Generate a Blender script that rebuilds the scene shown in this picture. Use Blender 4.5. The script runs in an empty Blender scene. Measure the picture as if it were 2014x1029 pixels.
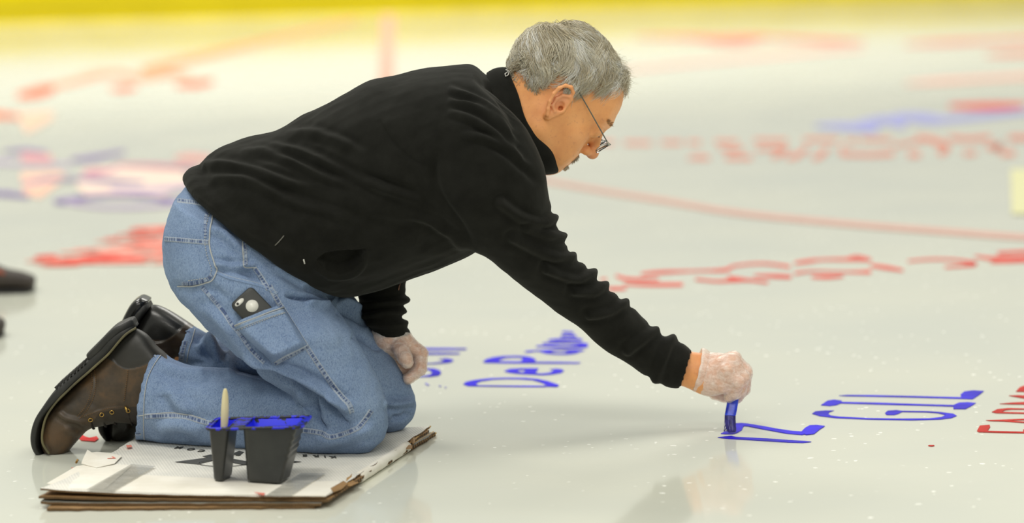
import bpy, bmesh, math, random
import numpy as np
import openvdb as vdb
from mathutils import Vector, Matrix, noise
from mathutils.bvhtree import BVHTree

random.seed(7)
rng = np.random.default_rng(7)
scene = bpy.context.scene
COL = scene.collection

# ------------------------------------------------------------------ camera
W, H, F = 2014.0, 1029.0, 5650.0
CAM = Vector((0.0, -5.0, 0.90))
PITCH = math.atan((514.5 + 147.0) / F)
ROLL = math.radians(-1.4)
cam_data = bpy.data.cameras.new('camera')
cam = bpy.data.objects.new('camera', cam_data)
COL.objects.link(cam)
cam_data.sensor_width = 36.0
cam_data.lens = F / W * 36.0
cam_data.clip_start = 0.05
cam_data.clip_end = 300
RM = Matrix.Rotation(math.radians(90) - PITCH, 3, 'X') @ Matrix.Rotation(ROLL, 3, 'Z')
cam.matrix_world = Matrix.Translation(CAM) @ RM.to_4x4()
cam_data.dof.use_dof = True
cam_data.dof.focus_distance = 4.93
cam_data.dof.aperture_fstop = 2.3
scene.camera = cam

# ------------------------------------------------------------------ world, lamps, exposure
scene.view_settings.view_transform = 'Standard'
scene.view_settings.look = 'None'
scene.view_settings.gamma = 1.0
scene.view_settings.use_curve_mapping = False
scene.view_settings.exposure = 0.0
world = bpy.data.worlds.new('arena_air')
scene.world = world
world.use_nodes = True
bg = world.node_tree.nodes['Background']
bg.inputs[0].default_value = (0.985, 1.0, 0.885, 1)
bg.inputs[1].default_value = 0.50
scene.cycles.use_denoising = True
scene.cycles.max_bounces = 8
scene.cycles.sample_clamp_indirect = 6.0


def lamp(name, loc, target, size, sizey, power, color=(1, 0.97, 0.9)):
    l = bpy.data.lights.new(name, 'AREA')
    l.shape = 'RECTANGLE'
    l.size, l.size_y = size, sizey
    l.energy = power
    l.color = color
    o = bpy.data.objects.new(name, l)
    COL.objects.link(o)
    o.location = loc
    o.rotation_euler = (Vector(target) - Vector(loc)).to_track_quat('-Z', 'Y').to_euler()
    return o


# rows of rink ceiling lamps, nine metres above the ice, plus one added fill lamp
lamp('ceiling_or_fill_lamp', (-2.5, -3.5, 9.0), (0, 0, 0), 4.0, 2.5, 380)
lamp('ceiling_or_fill_lamp', (1.0, -13.0, 8.5), (0, 0, 0.3), 5.0, 2.5, 450)  # added fill lamp behind the camera, brightens the front of the figure
lamp('ceiling_or_fill_lamp', (4.5, 1.0, 9.0), (0.3, 0, 0), 4.0, 2.5, 160)
lamp('ceiling_or_fill_lamp', (-5.0, 8.0, 9.0), (0, 6, 0), 5.0, 3.0, 600)
lamp('ceiling_or_fill_lamp', (3.0, 17.0, 9.0), (0, 17, 0), 8.0, 5.0, 900)
lamp('ceiling_or_fill_lamp', (-6.0, 25.0, 9.0), (-6, 28, 0), 8.0, 5.0, 1000)


# ------------------------------------------------------------------ picture measurements -> metres
def ray(px, py):
    d = Vector(((px - W / 2) / F, -(py - H / 2) / F, -1.0))
    return (RM @ d)


def P(px, py, Y):
    """point seen at pixel (px,py) that stands at depth Y"""
    d = ray(px, py)
    t = (Y - CAM.y) / d.y
    return CAM + d * t


def G(px, py, z=0.0):
    d = ray(px, py)
    t = (z - CAM.z) / d.z
    return CAM + d * t


RMI = np.array(RM.transposed())


def proj(co):
    """world points (n,3) -> reference pixels (n,2)"""
    v = (np.asarray(co) - np.array(CAM)) @ RMI.T
    return np.stack([W / 2 + F * v[:, 0] / -v[:, 2], H / 2 - F * v[:, 1] / -v[:, 2]], 1)


# ------------------------------------------------------------------ object helpers
def tag(o, label=None, cat=None, group=None, kind=None):
    if label: o['label'] = label
    if cat: o['category'] = cat
    if group: o['group'] = group
    if kind: o['kind'] = kind
    return o


def mesh_obj(name, verts, faces, mat=None, parent=None, smooth=True):
    me = bpy.data.meshes.new(name)
    me.from_pydata([tuple(map(float, v)) for v in verts], [], [tuple(map(int, f)) for f in faces])
    me.validate()
    me.update()
    if smooth:
        me.polygons.foreach_set('use_smooth', [True] * len(me.polygons))
    if mat: me.materials.append(mat)
    o = bpy.data.objects.new(name, me)
    COL.objects.link(o)
    if parent:
        o.parent = parent
        o.matrix_parent_inverse = Matrix.Translation(parent.location).inverted()
    return o


def fix_normals(o):
    bm = bmesh.new(); bm.from_mesh(o.data)
    bmesh.ops.recalc_face_normals(bm, faces=bm.faces)
    bm.to_mesh(o.data); bm.free()
    return o


def empty(name, loc):
    o = bpy.data.objects.new(name, None)
    COL.objects.link(o)
    o.location = loc
    o.empty_display_size = 0.05
    return o


def adopt(child, parent):
    child.parent = parent
    child.matrix_parent_inverse = Matrix.Translation(parent.location).inverted()


def np_mesh(name, co, quads, tris=None, mat=None, parent=None):
    co = np.asarray(co, dtype=np.float32)
    me = bpy.data.meshes.new(name)
    nq = len(quads); nt = 0 if tris is None else len(tris)
    loops = np.concatenate([np.asarray(quads, dtype=np.int32).ravel(),
                            np.asarray(tris, dtype=np.int32).ravel() if nt else np.zeros(0, np.int32)])
    me.vertices.add(len(co)); me.vertices.foreach_set('co', co.ravel())
    me.loops.add(len(loops)); me.loops.foreach_set('vertex_index', loops)
    me.polygons.add(nq + nt)
    starts = np.concatenate([np.arange(nq) * 4, nq * 4 + np.arange(nt) * 3]).astype(np.int32)
    me.polygons.foreach_set('loop_start', starts)
    me.update(calc_edges=True)
    me.polygons.foreach_set('use_smooth', np.ones(nq + nt, dtype=bool))
    if mat: me.materials.append(mat)
    o = bpy.data.objects.new(name, me)
    COL.objects.link(o)
    if parent: adopt(o, parent)
    return o


def get_co(o):
    a = np.zeros(len(o.data.vertices) * 3, dtype=np.float32)
    o.data.vertices.foreach_get('co', a)
    return a.reshape(-1, 3)


def get_no(o):
    a = np.zeros(len(o.data.vertices) * 3, dtype=np.float32)
    o.data.vertices.foreach_get('normal', a)
    return a.reshape(-1, 3)


def set_co(o, co):
    o.data.vertices.foreach_set('co', np.asarray(co, dtype=np.float32).ravel())
    o.data.update()


def smooth_mesh(o, it=3, fac=0.5):
    me = o.data
    n = len(me.vertices)
    e = np.zeros(len(me.edges) * 2, dtype=np.int32)
    me.edges.foreach_get('vertices', e)
    e = e.reshape(-1, 2)
    deg = np.bincount(e.ravel(), minlength=n).astype(np.float32)[:, None]
    deg[deg == 0] = 1
    co = get_co(o).astype(np.float64)
    for k in range(it):
        s = np.zeros_like(co)
        for ax in range(3):
            s[:, ax] = np.bincount(e[:, 0], weights=co[e[:, 1], ax], minlength=n) + \
                       np.bincount(e[:, 1], weights=co[e[:, 0], ax], minlength=n)
        f = fac if k % 2 == 0 else -fac * 0.98 if it % 2 == 0 else fac
        co = co + f * (s / deg - co)
    set_co(o, co)
    return o


def subdiv(o, n=1):
    m = o.modifiers.new('s', 'SUBSURF'); m.levels = n; m.render_levels = n
    dg = bpy.context.evaluated_depsgraph_get()
    me = bpy.data.meshes.new_from_object(o.evaluated_get(dg))
    o.modifiers.clear()
    old = o.data; o.data = me; me.name = old.name
    bpy.data.meshes.remove(old)
    me.polygons.foreach_set('use_smooth', [True] * len(me.polygons))
    return o


# ------------------------------------------------------------------ signed distance modelling
class Vol:
    def __init__(s, lo, hi, h):
        s.lo = np.array(lo, float); s.h = h
        s.n = np.ceil((np.array(hi) - s.lo) / h).astype(int) + 1
        ax = [s.lo[i] + h * np.arange(s.n[i]) for i in range(3)]
        s.X, s.Y, s.Z = [a.astype(np.float32) for a in np.meshgrid(*ax, indexing='ij', sparse=False)]
        s.d = np.full(s.X.shape, 1.0, dtype=np.float32)

    def mesh(s, name, mat=None, parent=None, iso=0.0, tf=None):
        g = vdb.FloatGrid(1.0)
        g.copyFromArray(np.clip(s.d, -0.05, 0.05).astype(np.float32))
        pts, tris, quads = g.convertToPolygons(iso, 0.0)
        co = pts * s.h + s.lo
        if tf is not None:
            co = co @ tf[0].T + tf[1]
        o = np_mesh(name, co, quads, tris if len(tris) else None, mat, parent)
        return o


def smin(a, b, k):
    if k <= 0: return np.minimum(a, b)
    h = np.maximum(k - np.abs(a - b), 0) / k
    return np.minimum(a, b) - h * h * k * 0.25


def smax(a, b, k): return -smin(-a, -b, k)


def sd_ell(v, c, r, rot=None):
    x, y, z = v.X - c[0], v.Y - c[1], v.Z - c[2]
    if rot is not None:
        R = np.array(rot).T
        x, y, z = (R[0, 0] * x + R[0, 1] * y + R[0, 2] * z, R[1, 0] * x + R[1, 1] * y + R[1, 2] * z,
                   R[2, 0] * x + R[2, 1] * y + R[2, 2] * z)
    k0 = np.sqrt((x / r[0]) ** 2 + (y / r[1]) ** 2 + (z / r[2]) ** 2)
    k1 = np.sqrt((x / r[0] ** 2) ** 2 + (y / r[1] ** 2) ** 2 + (z / r[2] ** 2) ** 2)
    return k0 * (k0 - 1.0) / np.maximum(k1, 1e-6)


def sd_cap(v, a, b, ra, rb, flat=None):
    """tapered capsule"""
    a = np.array(a, float); b = np.array(b, float)
    ab = b - a
    x, y, z = v.X - a[0], v.Y - a[1], v.Z - a[2]
    t = np.clip((x * ab[0] + y * ab[1] + z * ab[2]) / max(ab @ ab, 1e-9), 0, 1)
    dx, dy, dz = x - t * ab[0], y - t * ab[1], z - t * ab[2]
    return np.sqrt(dx * dx + dy * dy + dz * dz) - (ra + (rb - ra) * t)


def catmull(pts, sub):
    pts = np.asarray(pts, float)
    out = []
    n = len(pts)
    for i in range(n - 1):
        p0 = pts[max(i - 1, 0)]; p1 = pts[i]; p2 = pts[i + 1]; p3 = pts[min(i + 2, n - 1)]
        for j in range(sub):
            t = j / sub
            out.append(0.5 * ((2 * p1) + (-p0 + p2) * t + (2 * p0 - 5 * p1 + 4 * p2 - p3) * t * t + (-p0 + 3 * p1 - 3 * p2 + p3) * t ** 3))
    out.append(pts[-1])
    return np.array(out)


def loft_mesh(st, n=40, sub=5, cap0=True, cap1=True, e=2.0):
    """stations (ax,ay,bx,by,Y,halfdepth[,exponent]): cross-sections between two outline points"""
    st = [tuple(s) + (e,) if len(s) == 6 else tuple(s) for s in st]
    s = catmull(st, sub)
    V = []
    for (ax, ay, bx, by, Y, hd, ex) in s:
        A = np.array(P(ax, ay, Y)); B = np.array(P(bx, by, Y))
        c = (A + B) / 2; u = (A - B) / 2
        for k in range(n):
            a = 2 * math.pi * k / n
            ca, sa = math.cos(a), math.sin(a)
            V.append(c + u * math.copysign(abs(ca) ** (2 / ex), ca) + np.array([0, hd, 0]) * math.copysign(abs(sa) ** (2 / ex), sa))
    m = len(s)
    Fq, Ft = [], []
    for i in range(m - 1):
        for k in range(n):
            k2 = (k + 1) % n
            Fq.append((i * n + k, i * n + k2, (i + 1) * n + k2, (i + 1) * n + k))
    V = list(V)
    c0 = len(V); V.append(np.mean(V[0:n], axis=0))
    c1 = len(V); V.append(np.mean(V[(m - 1) * n:m * n], axis=0))
    for k in range(n):
        k2 = (k + 1) % n
        Ft.append((c0, k2, k)); Ft.append((c1, (m - 1) * n + k, (m - 1) * n + k2))
    return np.array(V, dtype=np.float32), np.array(Fq, dtype=np.uint32), np.array(Ft, dtype=np.uint32)


def vol_loft(v, st, **kw):
    """signed distance of a loft on the volume's lattice (narrow band, clamped)"""
    V, q, t = loft_mesh(st, **kw)
    Vl = ((V - v.lo) / v.h).astype(np.float32)
    hw = 0.036 / v.h
    g = vdb.FloatGrid.createLevelSetFromPolygons(Vl, triangles=t, quads=q, transform=vdb.createLinearTransform(1.0), halfWidth=float(hw))
    arr = np.zeros(v.d.shape, dtype=np.float32)
    g.copyToArray(arr)
    return arr * v.h


# ------------------------------------------------------------------ cloth folds drawn along lines
def folds(o, strokes, near_only=True):
    """strokes: (pixel polyline, height m, width px, kind) ; kind r ridge, v sharp valley, s step, w wave"""
    co = get_co(o).astype(np.float64); no = get_no(o).astype(np.float64)
    pp = proj(co)
    tocam = np.array(CAM) - co
    tocam /= np.linalg.norm(tocam, axis=1)[:, None]
    f = np.einsum('ij,ij->i', tocam, no)
    wgt = np.clip((f + 0.05) / 0.3, 0, 1) if near_only else 1.0
    disp = np.zeros(len(co))
    for st in strokes:
        pts, amp, wid, kind = st[:4]
        pts = catmull(pts, 4) if len(pts) > 2 else np.array(pts, float)
        lo = pts.min(0) - wid * 3; hi = pts.max(0) + wid * 3
        idx = np.where((pp[:, 0] > lo[0]) & (pp[:, 0] < hi[0]) & (pp[:, 1] > lo[1]) & (pp[:, 1] < hi[1]))[0]
        if not len(idx): continue
        q = pp[idx]
        best = np.full(len(q), 1e9); sgn = np.zeros(len(q)); tt = np.zeros(len(q))
        L = np.concatenate([[0], np.cumsum(np.linalg.norm(np.diff(pts, axis=0), axis=1))])
        for i in range(len(pts) - 1):
            a, b = pts[i], pts[i + 1]
            ab = b - a; l2 = ab @ ab
            if l2 < 1e-9: continue
            t = np.clip(((q - a) @ ab) / l2, 0, 1)
            d = q - (a + t[:, None] * ab)
            dist = np.hypot(d[:, 0], d[:, 1])
            m = dist < best
            best[m] = dist[m]
            sgn[m] = np.sign(ab[0] * d[m, 1] - ab[1] * d[m, 0])
            tt[m] = (L[i] + t[m] * (L[i + 1] - L[i])) / L[-1]
        tap = np.clip(np.minimum(tt, 1 - tt) * 5, 0, 1) ** 0.7
        if len(st) > 4 and st[4] == 'full': tap = 1.0
        x = best / wid
        if kind == 'r': a = np.exp(-x * x)
        elif kind == 'v': a = -np.exp(-x * 1.3)
        elif kind == 's': a = sgn * x * np.exp(-x) * 1.2
        elif kind == 'w': a = np.exp(-x * x) - 0.5 * np.exp(-((x - 1.6) ** 2) * 1.5)
        elif kind == 'd': a = -np.exp(-x * x)
        ww = wgt if not near_only else (np.clip((f + 0.6) / 0.3, 0, 1) if (len(st) > 4 and st[4] == 'full') else wgt)
        disp[idx] += amp * a * tap * (ww[idx] if near_only else 1.0)
    set_co(o, co + no * disp[:, None])
    return o


def noise_disp(o, amp, scale, seed=0.0, stretch=(1, 1, 1)):
    co = get_co(o).astype(np.float64); no = get_no(o)
    d = np.array([noise.noise(Vector((c[0] * scale * stretch[0] + seed, c[1] * scale * stretch[1], c[2] * scale * stretch[2]))) for c in co])
    set_co(o, co + no * (amp * d)[:, None])
    return o


class Drape:
    """finds the surface of an object in front of the reference viewpoint"""
    def __init__(s, objs):
        V, Fc = [], []
        for o in objs:
            b = len(V)
            V += [v.co.copy() for v in o.data.vertices]
            Fc += [[b + i for i in p.vertices] for p in o.data.polygons]
        s.t = BVHTree.FromPolygons(V, Fc)

    def hit(s, px, py):
        d = ray(px, py).normalized()
        loc, n, i, dist = s.t.ray_cast(CAM, d)
        if loc is None: return None, None
        if n.dot(d) > 0: n = -n
        return loc, n


def resample(pts, step):
    pts = catmull(pts, 6) if len(pts) > 2 else np.array(pts, float)
    L = np.concatenate([[0], np.cumsum(np.linalg.norm(np.diff(pts, axis=0), axis=1))])
    n = max(2, int(round(L[-1] / step)) + 1)
    s = np.linspace(0, L[-1], n)
    return np.stack([np.interp(s, L, pts[:, 0]), np.interp(s, L, pts[:, 1])], 1)


def tube(points, r, n=6, closed_ends=True, rs=None):
    """tube along 3d points -> verts, faces"""
    V, Fc = [], []
    pts = [Vector(p) for p in points]
    up = Vector((0.13, -0.9, 0.4)).normalized()
    for i, p in enumerate(pts):
        t = (pts[min(i + 1, len(pts) - 1)] - pts[max(i - 1, 0)])
        if t.length < 1e-9: t = Vector((0, 0, 1))
        t.normalize()
        a = up - t * up.dot(t)
        if a.length < 1e-3: a = t.orthogonal()
        a.normalize(); b = t.cross(a); up = a
        rr = r if rs is None else rs[i]
        for k in range(n):
            an = 2 * math.pi * k / n
            V.append(p + (a * math.cos(an) + b * math.sin(an)) * rr)
    for i in range(len(pts) - 1):
        for k in range(n):
            k2 = (k + 1) % n
            Fc.append((i * n + k, i * n + k2, (i + 1) * n + k2, (i + 1) * n + k))
    if closed_ends:
        Fc.append(tuple(range(n))[::-1]); Fc.append(tuple((len(pts) - 1) * n + k for k in range(n)))
    return V, Fc


class MB:
    def __init__(s): s.V = []; s.F = []; s.c = []
    def add(s, vf, col=None):
        V, Fc = vf
        b = len(s.V)
        s.V += [Vector(v) for v in V]
        s.F += [tuple(b + i for i in f) for f in Fc]
        s.c += [col] * len(V)
        return s
    def build(s, name, mat, parent=None, smooth=True):
        o = mesh_obj(name, s.V, s.F, mat, parent, smooth)
        if s.c and s.c[0] is not None:
            at = o.data.color_attributes.new('tint', 'FLOAT_COLOR', 'POINT')
            at.data.foreach_set('color', np.array([list(c) + [1.0] for c in s.c], dtype=np.float32).ravel())
        return o


# ------------------------------------------------------------------ materials
class NT:
    def __init__(s, name):
        s.m = bpy.data.materials.new(name); s.m.use_nodes = True
        s.t = s.m.node_tree; s.b = s.t.nodes['Principled BSDF']
    def n(s, typ, **kw):
        nd = s.t.nodes.new(typ)
        for k, v in kw.items():
            if k.startswith('_'): setattr(nd, k[1:], v)
            else:
                key = k.replace('__', ' ')
                nd.inputs[int(key[1:]) if key[0] == 'i' and key[1:].isdigit() else key].default_value = v
        return nd
    def l(s, a, b): s.t.links.new(a, b)
    def set(s, **kw):
        for k, v in kw.items(): s.b.inputs[k.replace('__', ' ')].default_value = v
        return s
    def coord(s): return s.n('ShaderNodeTexCoord').outputs['Object']
    def noise(s, scale, detail=4, rough=0.55, vec=None, map_scale=None):
        nz = s.n('ShaderNodeTexNoise', Scale=scale, Detail=detail, Roughness=rough)
        v = vec if vec is not None else s.coord()
        if map_scale is not None:
            mp = s.n('ShaderNodeMapping'); mp.inputs['Scale'].default_value = map_scale
            s.l(v, mp.inputs[0]); v = mp.outputs[0]
        s.l(v, nz.inputs['Vector'])
        return nz.outputs[0]
    def ramp(s, fac, stops):
        r = s.n('ShaderNodeValToRGB')
        e = r.color_ramp.elements
        e[0].position, e[0].color = stops[0][0], (*stops[0][1], 1)
        e[1].position, e[1].color = stops[-1][0], (*stops[-1][1], 1)
        for p, c in stops[1:-1]:
            q = e.new(p); q.color = (*c, 1)
        s.l(fac, r.inputs[0])
        return r.outputs[0]
    def mix(s, fac, a, b, mode='MIX'):
        m = s.n('ShaderNodeMix', _data_type='RGBA', _blend_type=mode)
        for sock, v in ((m.inputs[0], fac), (m.inputs[6], a), (m.inputs[7], b)):
            if hasattr(v, 'is_output') or isinstance(v, bpy.types.NodeSocket): s.l(v, sock)
            else: sock.default_value = v if not isinstance(v, tuple) or len(v) == 4 else (*v, 1)
        return m.outputs[2]
    def base(s, col): s.l(col, s.b.inputs['Base Color']); return s
    def bump(s, h, strength=0.3, dist=0.001, normal=None):
        b = s.n('ShaderNodeBump', Strength=strength, Distance=dist)
        s.l(h, b.inputs['Height'])
        if normal is not None: s.l(normal, b.inputs['Normal'])
        s.l(b.outputs[0], s.b.inputs['Normal'])
        return b.outputs[0]


def srgb(r, g, b):
    f = lambda c: (c / 255 / 12.92) if c / 255 <= 0.04045 else ((c / 255 + 0.055) / 1.055) ** 2.4
    return (f(r), f(g), f(b))


def plain(name, col, rough=0.6, metal=0.0, spec=0.5, **kw):
    t = NT(name)
    t.set(Base__Color=(*col, 1), Roughness=rough, Metallic=metal)
    t.b.inputs['Specular IOR Level'].default_value = spec
    for k, v in kw.items(): t.b.inputs[k.replace('__', ' ')].default_value = v
    return t.m
# ================================================================== THE RINK
def m_ice():
    t = NT('ice')
    co = t.coord()
    n1 = t.noise(1.3, 4, 0.5, co)
    base = t.ramp(n1, [(0.3, srgb(212, 215, 205)), (0.75, srgb(226, 226, 210))])
    # frost chips and skate nicks scattered on the surface
    v = t.n('ShaderNodeTexVoronoi', Scale=52.0, Randomness=1.0)
    mp = t.n('ShaderNodeMapping'); mp.inputs['Scale'].default_value = (0.62, 0.62, 1.0)
    t.l(co, mp.inputs[0])
    nz = t.n('ShaderNodeTexNoise', Scale=60.0, Detail=2.0)
    t.l(mp.outputs[0], nz.inputs['Vector'])
    ad = t.n('ShaderNodeVectorMath', _operation='MULTIPLY_ADD')
    t.l(nz.outputs[1], ad.inputs[0]); ad.inputs[1].default_value = (0.012, 0.012, 0.0); t.l(mp.outputs[0], ad.inputs[2])
    t.l(ad.outputs[0], v.inputs['Vector'])
    spot = t.ramp(v.outputs['Distance'], [(0.07, (1, 1, 1)), (0.15, (0, 0, 0))])
    clus = t.ramp(t.noise(5.0, 3, 0.6, co), [(0.46, (0, 0, 0)), (0.60, (1, 1, 1))])
    k = t.mix(1.0, spot, clus, 'MULTIPLY')
    # a few dragged scratches
    sc = t.ramp(t.noise(6.0, 5, 0.65, co, (1.2, 9.0, 1)), [(0.70, (0, 0, 0)), (0.78, (1, 1, 1))])
    k2 = t.mix(0.35, k, sc, 'ADD')
    col = t.mix(k, base, (0.93, 0.93, 0.88))
    t.base(col)
    rr = t.ramp(t.noise(2.2, 4, 0.6, co), [(0.3, (0.06, 0.06, 0.06)), (0.7, (0.11, 0.11, 0.11))])
    rk = t.mix(k, rr, (0.75, 0.75, 0.75))
    t.l(rk, t.b.inputs['Roughness'])
    t.set(IOR=1.33)
    h = t.mix(0.25, t.noise(9.0, 5, 0.6, co), k2)
    t.bump(h, 0.05, 0.004)
    return t.m


ICE = m_ice()
ice = mesh_obj('floor', [(-30, -9, 0), (30, -9, 0), (30, 40, 0), (-30, 40, 0)], [(0, 1, 2, 3)], ICE, smooth=False)
tag(ice, kind='structure')

# ---- far dasher boards: yellow kick plate under white boards
YEL = NT('kick_plate_yellow')
YEL.base(YEL.ramp(YEL.noise(2.0, 3), [(0.3, srgb(222, 200, 0)), (0.7, srgb(236, 214, 2))])); YEL.set(Roughness=0.6); YEL.b.inputs['Specular IOR Level'].default_value = 0.1
YEL = YEL.m
YEL2 = plain('kick_plate_shadow_line', srgb(196, 176, 6), 0.6)  # darker yellow stands in for the shadow line under the ledge
BWHITE = plain('dasher_board_white', srgb(238, 238, 230), 0.35)
DARKG = plain('board_grey', srgb(120, 120, 118), 0.5)
g0 = G(0, 47); g1 = G(1500, 5)
bd = (g1 - g0); bd.z = 0; bd.normalize()
nrm = Vector((-bd.y, bd.x, 0))
if nrm.y < 0: nrm = -nrm
c0 = g0 - bd * 14; Lb = 45.0


def board_slab(name, z0, z1, off, th, mat, parent=None):
    a = c0 + nrm * off; b = a + bd * Lb
    vs = [Vector((p.x, p.y, z)) + nrm * t_ for t_ in (0, th) for p in (a, b) for z in (z0, z1)]
    fs = [(0, 2, 3, 1), (4, 5, 7, 6), (0, 4, 6, 2), (1, 3, 7, 5), (0, 1, 5, 4), (2, 6, 7, 3)]
    o = mesh_obj(name, vs, fs, mat, parent, smooth=False)
    fix_normals(o)
    return o


wb = board_slab('wall_back', 0.0, 1.07, 0.03, 0.12, BWHITE)
tag(wb, kind='structure')
for nm, z0, z1, off, th, mt in (('kick_plate', 0.0, 0.105, 0.0, 0.03, YEL), ('kick_plate_shaded_groove', 0.105, 0.20, 0.008, 0.022, YEL2),
                                ('kick_plate_rail', 0.20, 0.36, 0.0, 0.03, YEL), ('dasher_cap', 1.07, 1.11, -0.02, 0.2, DARKG)):
    board_slab(nm, z0, z1, off, th, mt, wb)


# ================================================================== PAINT ON THE ICE
def m_paint(name, c1, c2, rough=0.35, alpha=1.0):
    t = NT(name)
    t.base(t.ramp(t.noise(14, 4, 0.6), [(0.35, c1), (0.65, c2)]))
    t.set(Roughness=rough + 0.15, IOR=1.3)
    t.b.inputs['Specular IOR Level'].default_value = 0.06
    if alpha < 1:
        t.set(Alpha=alpha)
    return t.m


BLUE = m_paint('paint_blue_wet', srgb(48, 34, 205), srgb(64, 48, 240), 0.3)
BLUE2 = m_paint('paint_blue_deep', srgb(44, 32, 180), srgb(58, 46, 220), 0.3)
BLUEF = m_paint('paint_blue_thin', srgb(120, 116, 205), srgb(150, 148, 222), 0.4)
RED = m_paint('paint_red', srgb(176, 36, 30), srgb(200, 56, 46), 0.35)
REDF = m_paint('paint_red_thin', srgb(214, 66, 58), srgb(226, 92, 80), 0.4)
PINK = m_paint('paint_pink_thin', srgb(232, 176, 160), srgb(236, 190, 176), 0.4)
REDLINE = m_paint('line_red_under_ice', srgb(206, 162, 150), srgb(212, 172, 160), 0.3)
REDBR = m_paint('paint_red_bright', srgb(222, 44, 44), srgb(240, 80, 76), 0.3)

PZ = [0.0012]


def poly_ground(px, z):
    return [G(x, y, z) for x, y in px]


def triang(pts):
    from mathutils.geometry import tessellate_polygon
    return [tuple(t) for t in tessellate_polygon([[Vector((p[0], p[1], 0)) for p in pts]])]


def stroke_poly(pts, ws):
    """brush stroke: polyline px + half-widths px -> outline polygon px"""
    n = len(pts)
    d = np.concatenate([np.array(pts, float), np.array(ws, float)[:, None] if np.ndim(ws) else np.full((n, 1), ws)], 1)
    if n > 2: d = catmull(d, 5)
    Lx, Rx = [], []
    for i in range(len(d)):
        t = d[min(i + 1, len(d) - 1), :2] - d[max(i - 1, 0), :2]
        # width measured on the ice, where one pixel up the picture spans about six across
        t = t / max(np.hypot(*t), 1e-6)
        nn = np.array([-t[1], t[0]])
        w = max(d[i, 2], 0.12)
        Lx.append(d[i, :2] + nn * w); Rx.append(d[i, :2] - nn * w)
    return Lx, Rx


def paint_part(name, shapes, mat, parent, z=None):
    """shapes: ('p', outline) filled patch; ('s', polyline, halfwidths) brush stroke"""
    if z is None: z = PZ[0]
    mb = MB()
    for k, sh in enumerate(shapes):
        zz = z + 0.00015 * k
        if sh[0] == 'p':
            pts = [tuple(p) for p in (catmull(list(sh[1]) + [sh[1][0]], 4)[:-1] if len(sh) > 2 else sh[1])]
            g = poly_ground(pts, zz)
            tris = triang(pts)
            mb.add((g, tris))
        elif sh[0] == 'h':
            from mathutils.geometry import tessellate_polygon
            loops = [sh[1]] + list(sh[2])
            tris = [tuple(t) for t in tessellate_polygon([[Vector((p[0], p[1], 0)) for p in lp] for lp in loops])]
            mb.add((poly_ground([p for lp in loops for p in lp], zz), tris))
        else:
            A, B = stroke_poly(sh[1], sh[2])
            g = [G(p[0], p[1], zz) for p in A] + [G(p[0], p[1], zz) for p in B]
            n = len(A)
            mb.add((g, [(i, i + 1, n + i + 1, n + i) for i in range(n - 1)]))
    o = mb.build(name, mat, parent, smooth=False)
    bm = bmesh.new(); bm.from_mesh(o.data)
    for f in bm.faces:
        f.normal_update()
        if f.normal.z < 0: f.normal_flip()
    # a film of paint has a thickness
    r = bmesh.ops.extrude_face_region(bm, geom=list(bm.faces))
    vs = [g for g in r['geom'] if isinstance(g, bmesh.types.BMVert)]
    bmesh.ops.translate(bm, verts=[v for v in bm.verts if v not in set(vs)], vec=(0, 0, -0.0008))
    bmesh.ops.recalc_face_normals(bm, faces=bm.faces)
    bm.to_mesh(o.data); bm.free()
    PZ[0] += 0.000015
    return o


def painted(name, at, label, cat, letters, group=None):
    e = empty(name, G(*at))
    tag(e, label, cat, group)
    for nm, shapes, mat in letters:
        if mat.name.startswith('paint_red') and shapes[0][0] == 's':
            for sh in shapes: paint_part('letter_stroke', [sh], mat, e)
        else:
            paint_part(nm, shapes, mat, e)
    return e


# the word being painted: Z and the stroke under it
S = 's'; Q = 'p'
def zz(x0, y0, s, pts): return [(x0 + x / s, y0 + y / s) for x, y in pts]
zA = lambda pts: zz(1400, 780, 5.717, pts)
painted('painted_letter', (1510, 845), 'half-finished blue painted Z with the brush still on it', 'lettering', [
    ('letter', [(Q, zA([(100, 415), (150, 392), (262, 395), (268, 300), (330, 297), (412, 303), (355, 335), (335, 375), (290, 402), (235, 420), (150, 420)])),
                (Q, zA([(268, 303), (400, 303), (560, 328), (720, 358), (900, 385), (1005, 392), (1045, 420), (1020, 428), (850, 415), (700, 388), (560, 362), (400, 330), (355, 328)])),
                (Q, zA([(1000, 400), (1050, 350), (1100, 322), (1180, 318), (1272, 330), (1215, 365), (1150, 418), (1060, 428)]))], BLUE)])
painted('painted_stroke', (1490, 865), 'long straight blue brush stroke nearest the bottom, in front of the Z', 'lettering', [
    ('brush_stroke', [(Q, zA([(65, 458), (150, 447), (220, 442), (260, 452), (420, 460), (620, 470), (860, 488), (1040, 498), (1120, 508), (1020, 518), (860, 513), (600, 497), (400, 484), (200, 474), (120, 466)]))], BLUE2)])
gA = lambda pts: zz(1580, 740, 4.64, pts)
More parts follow.
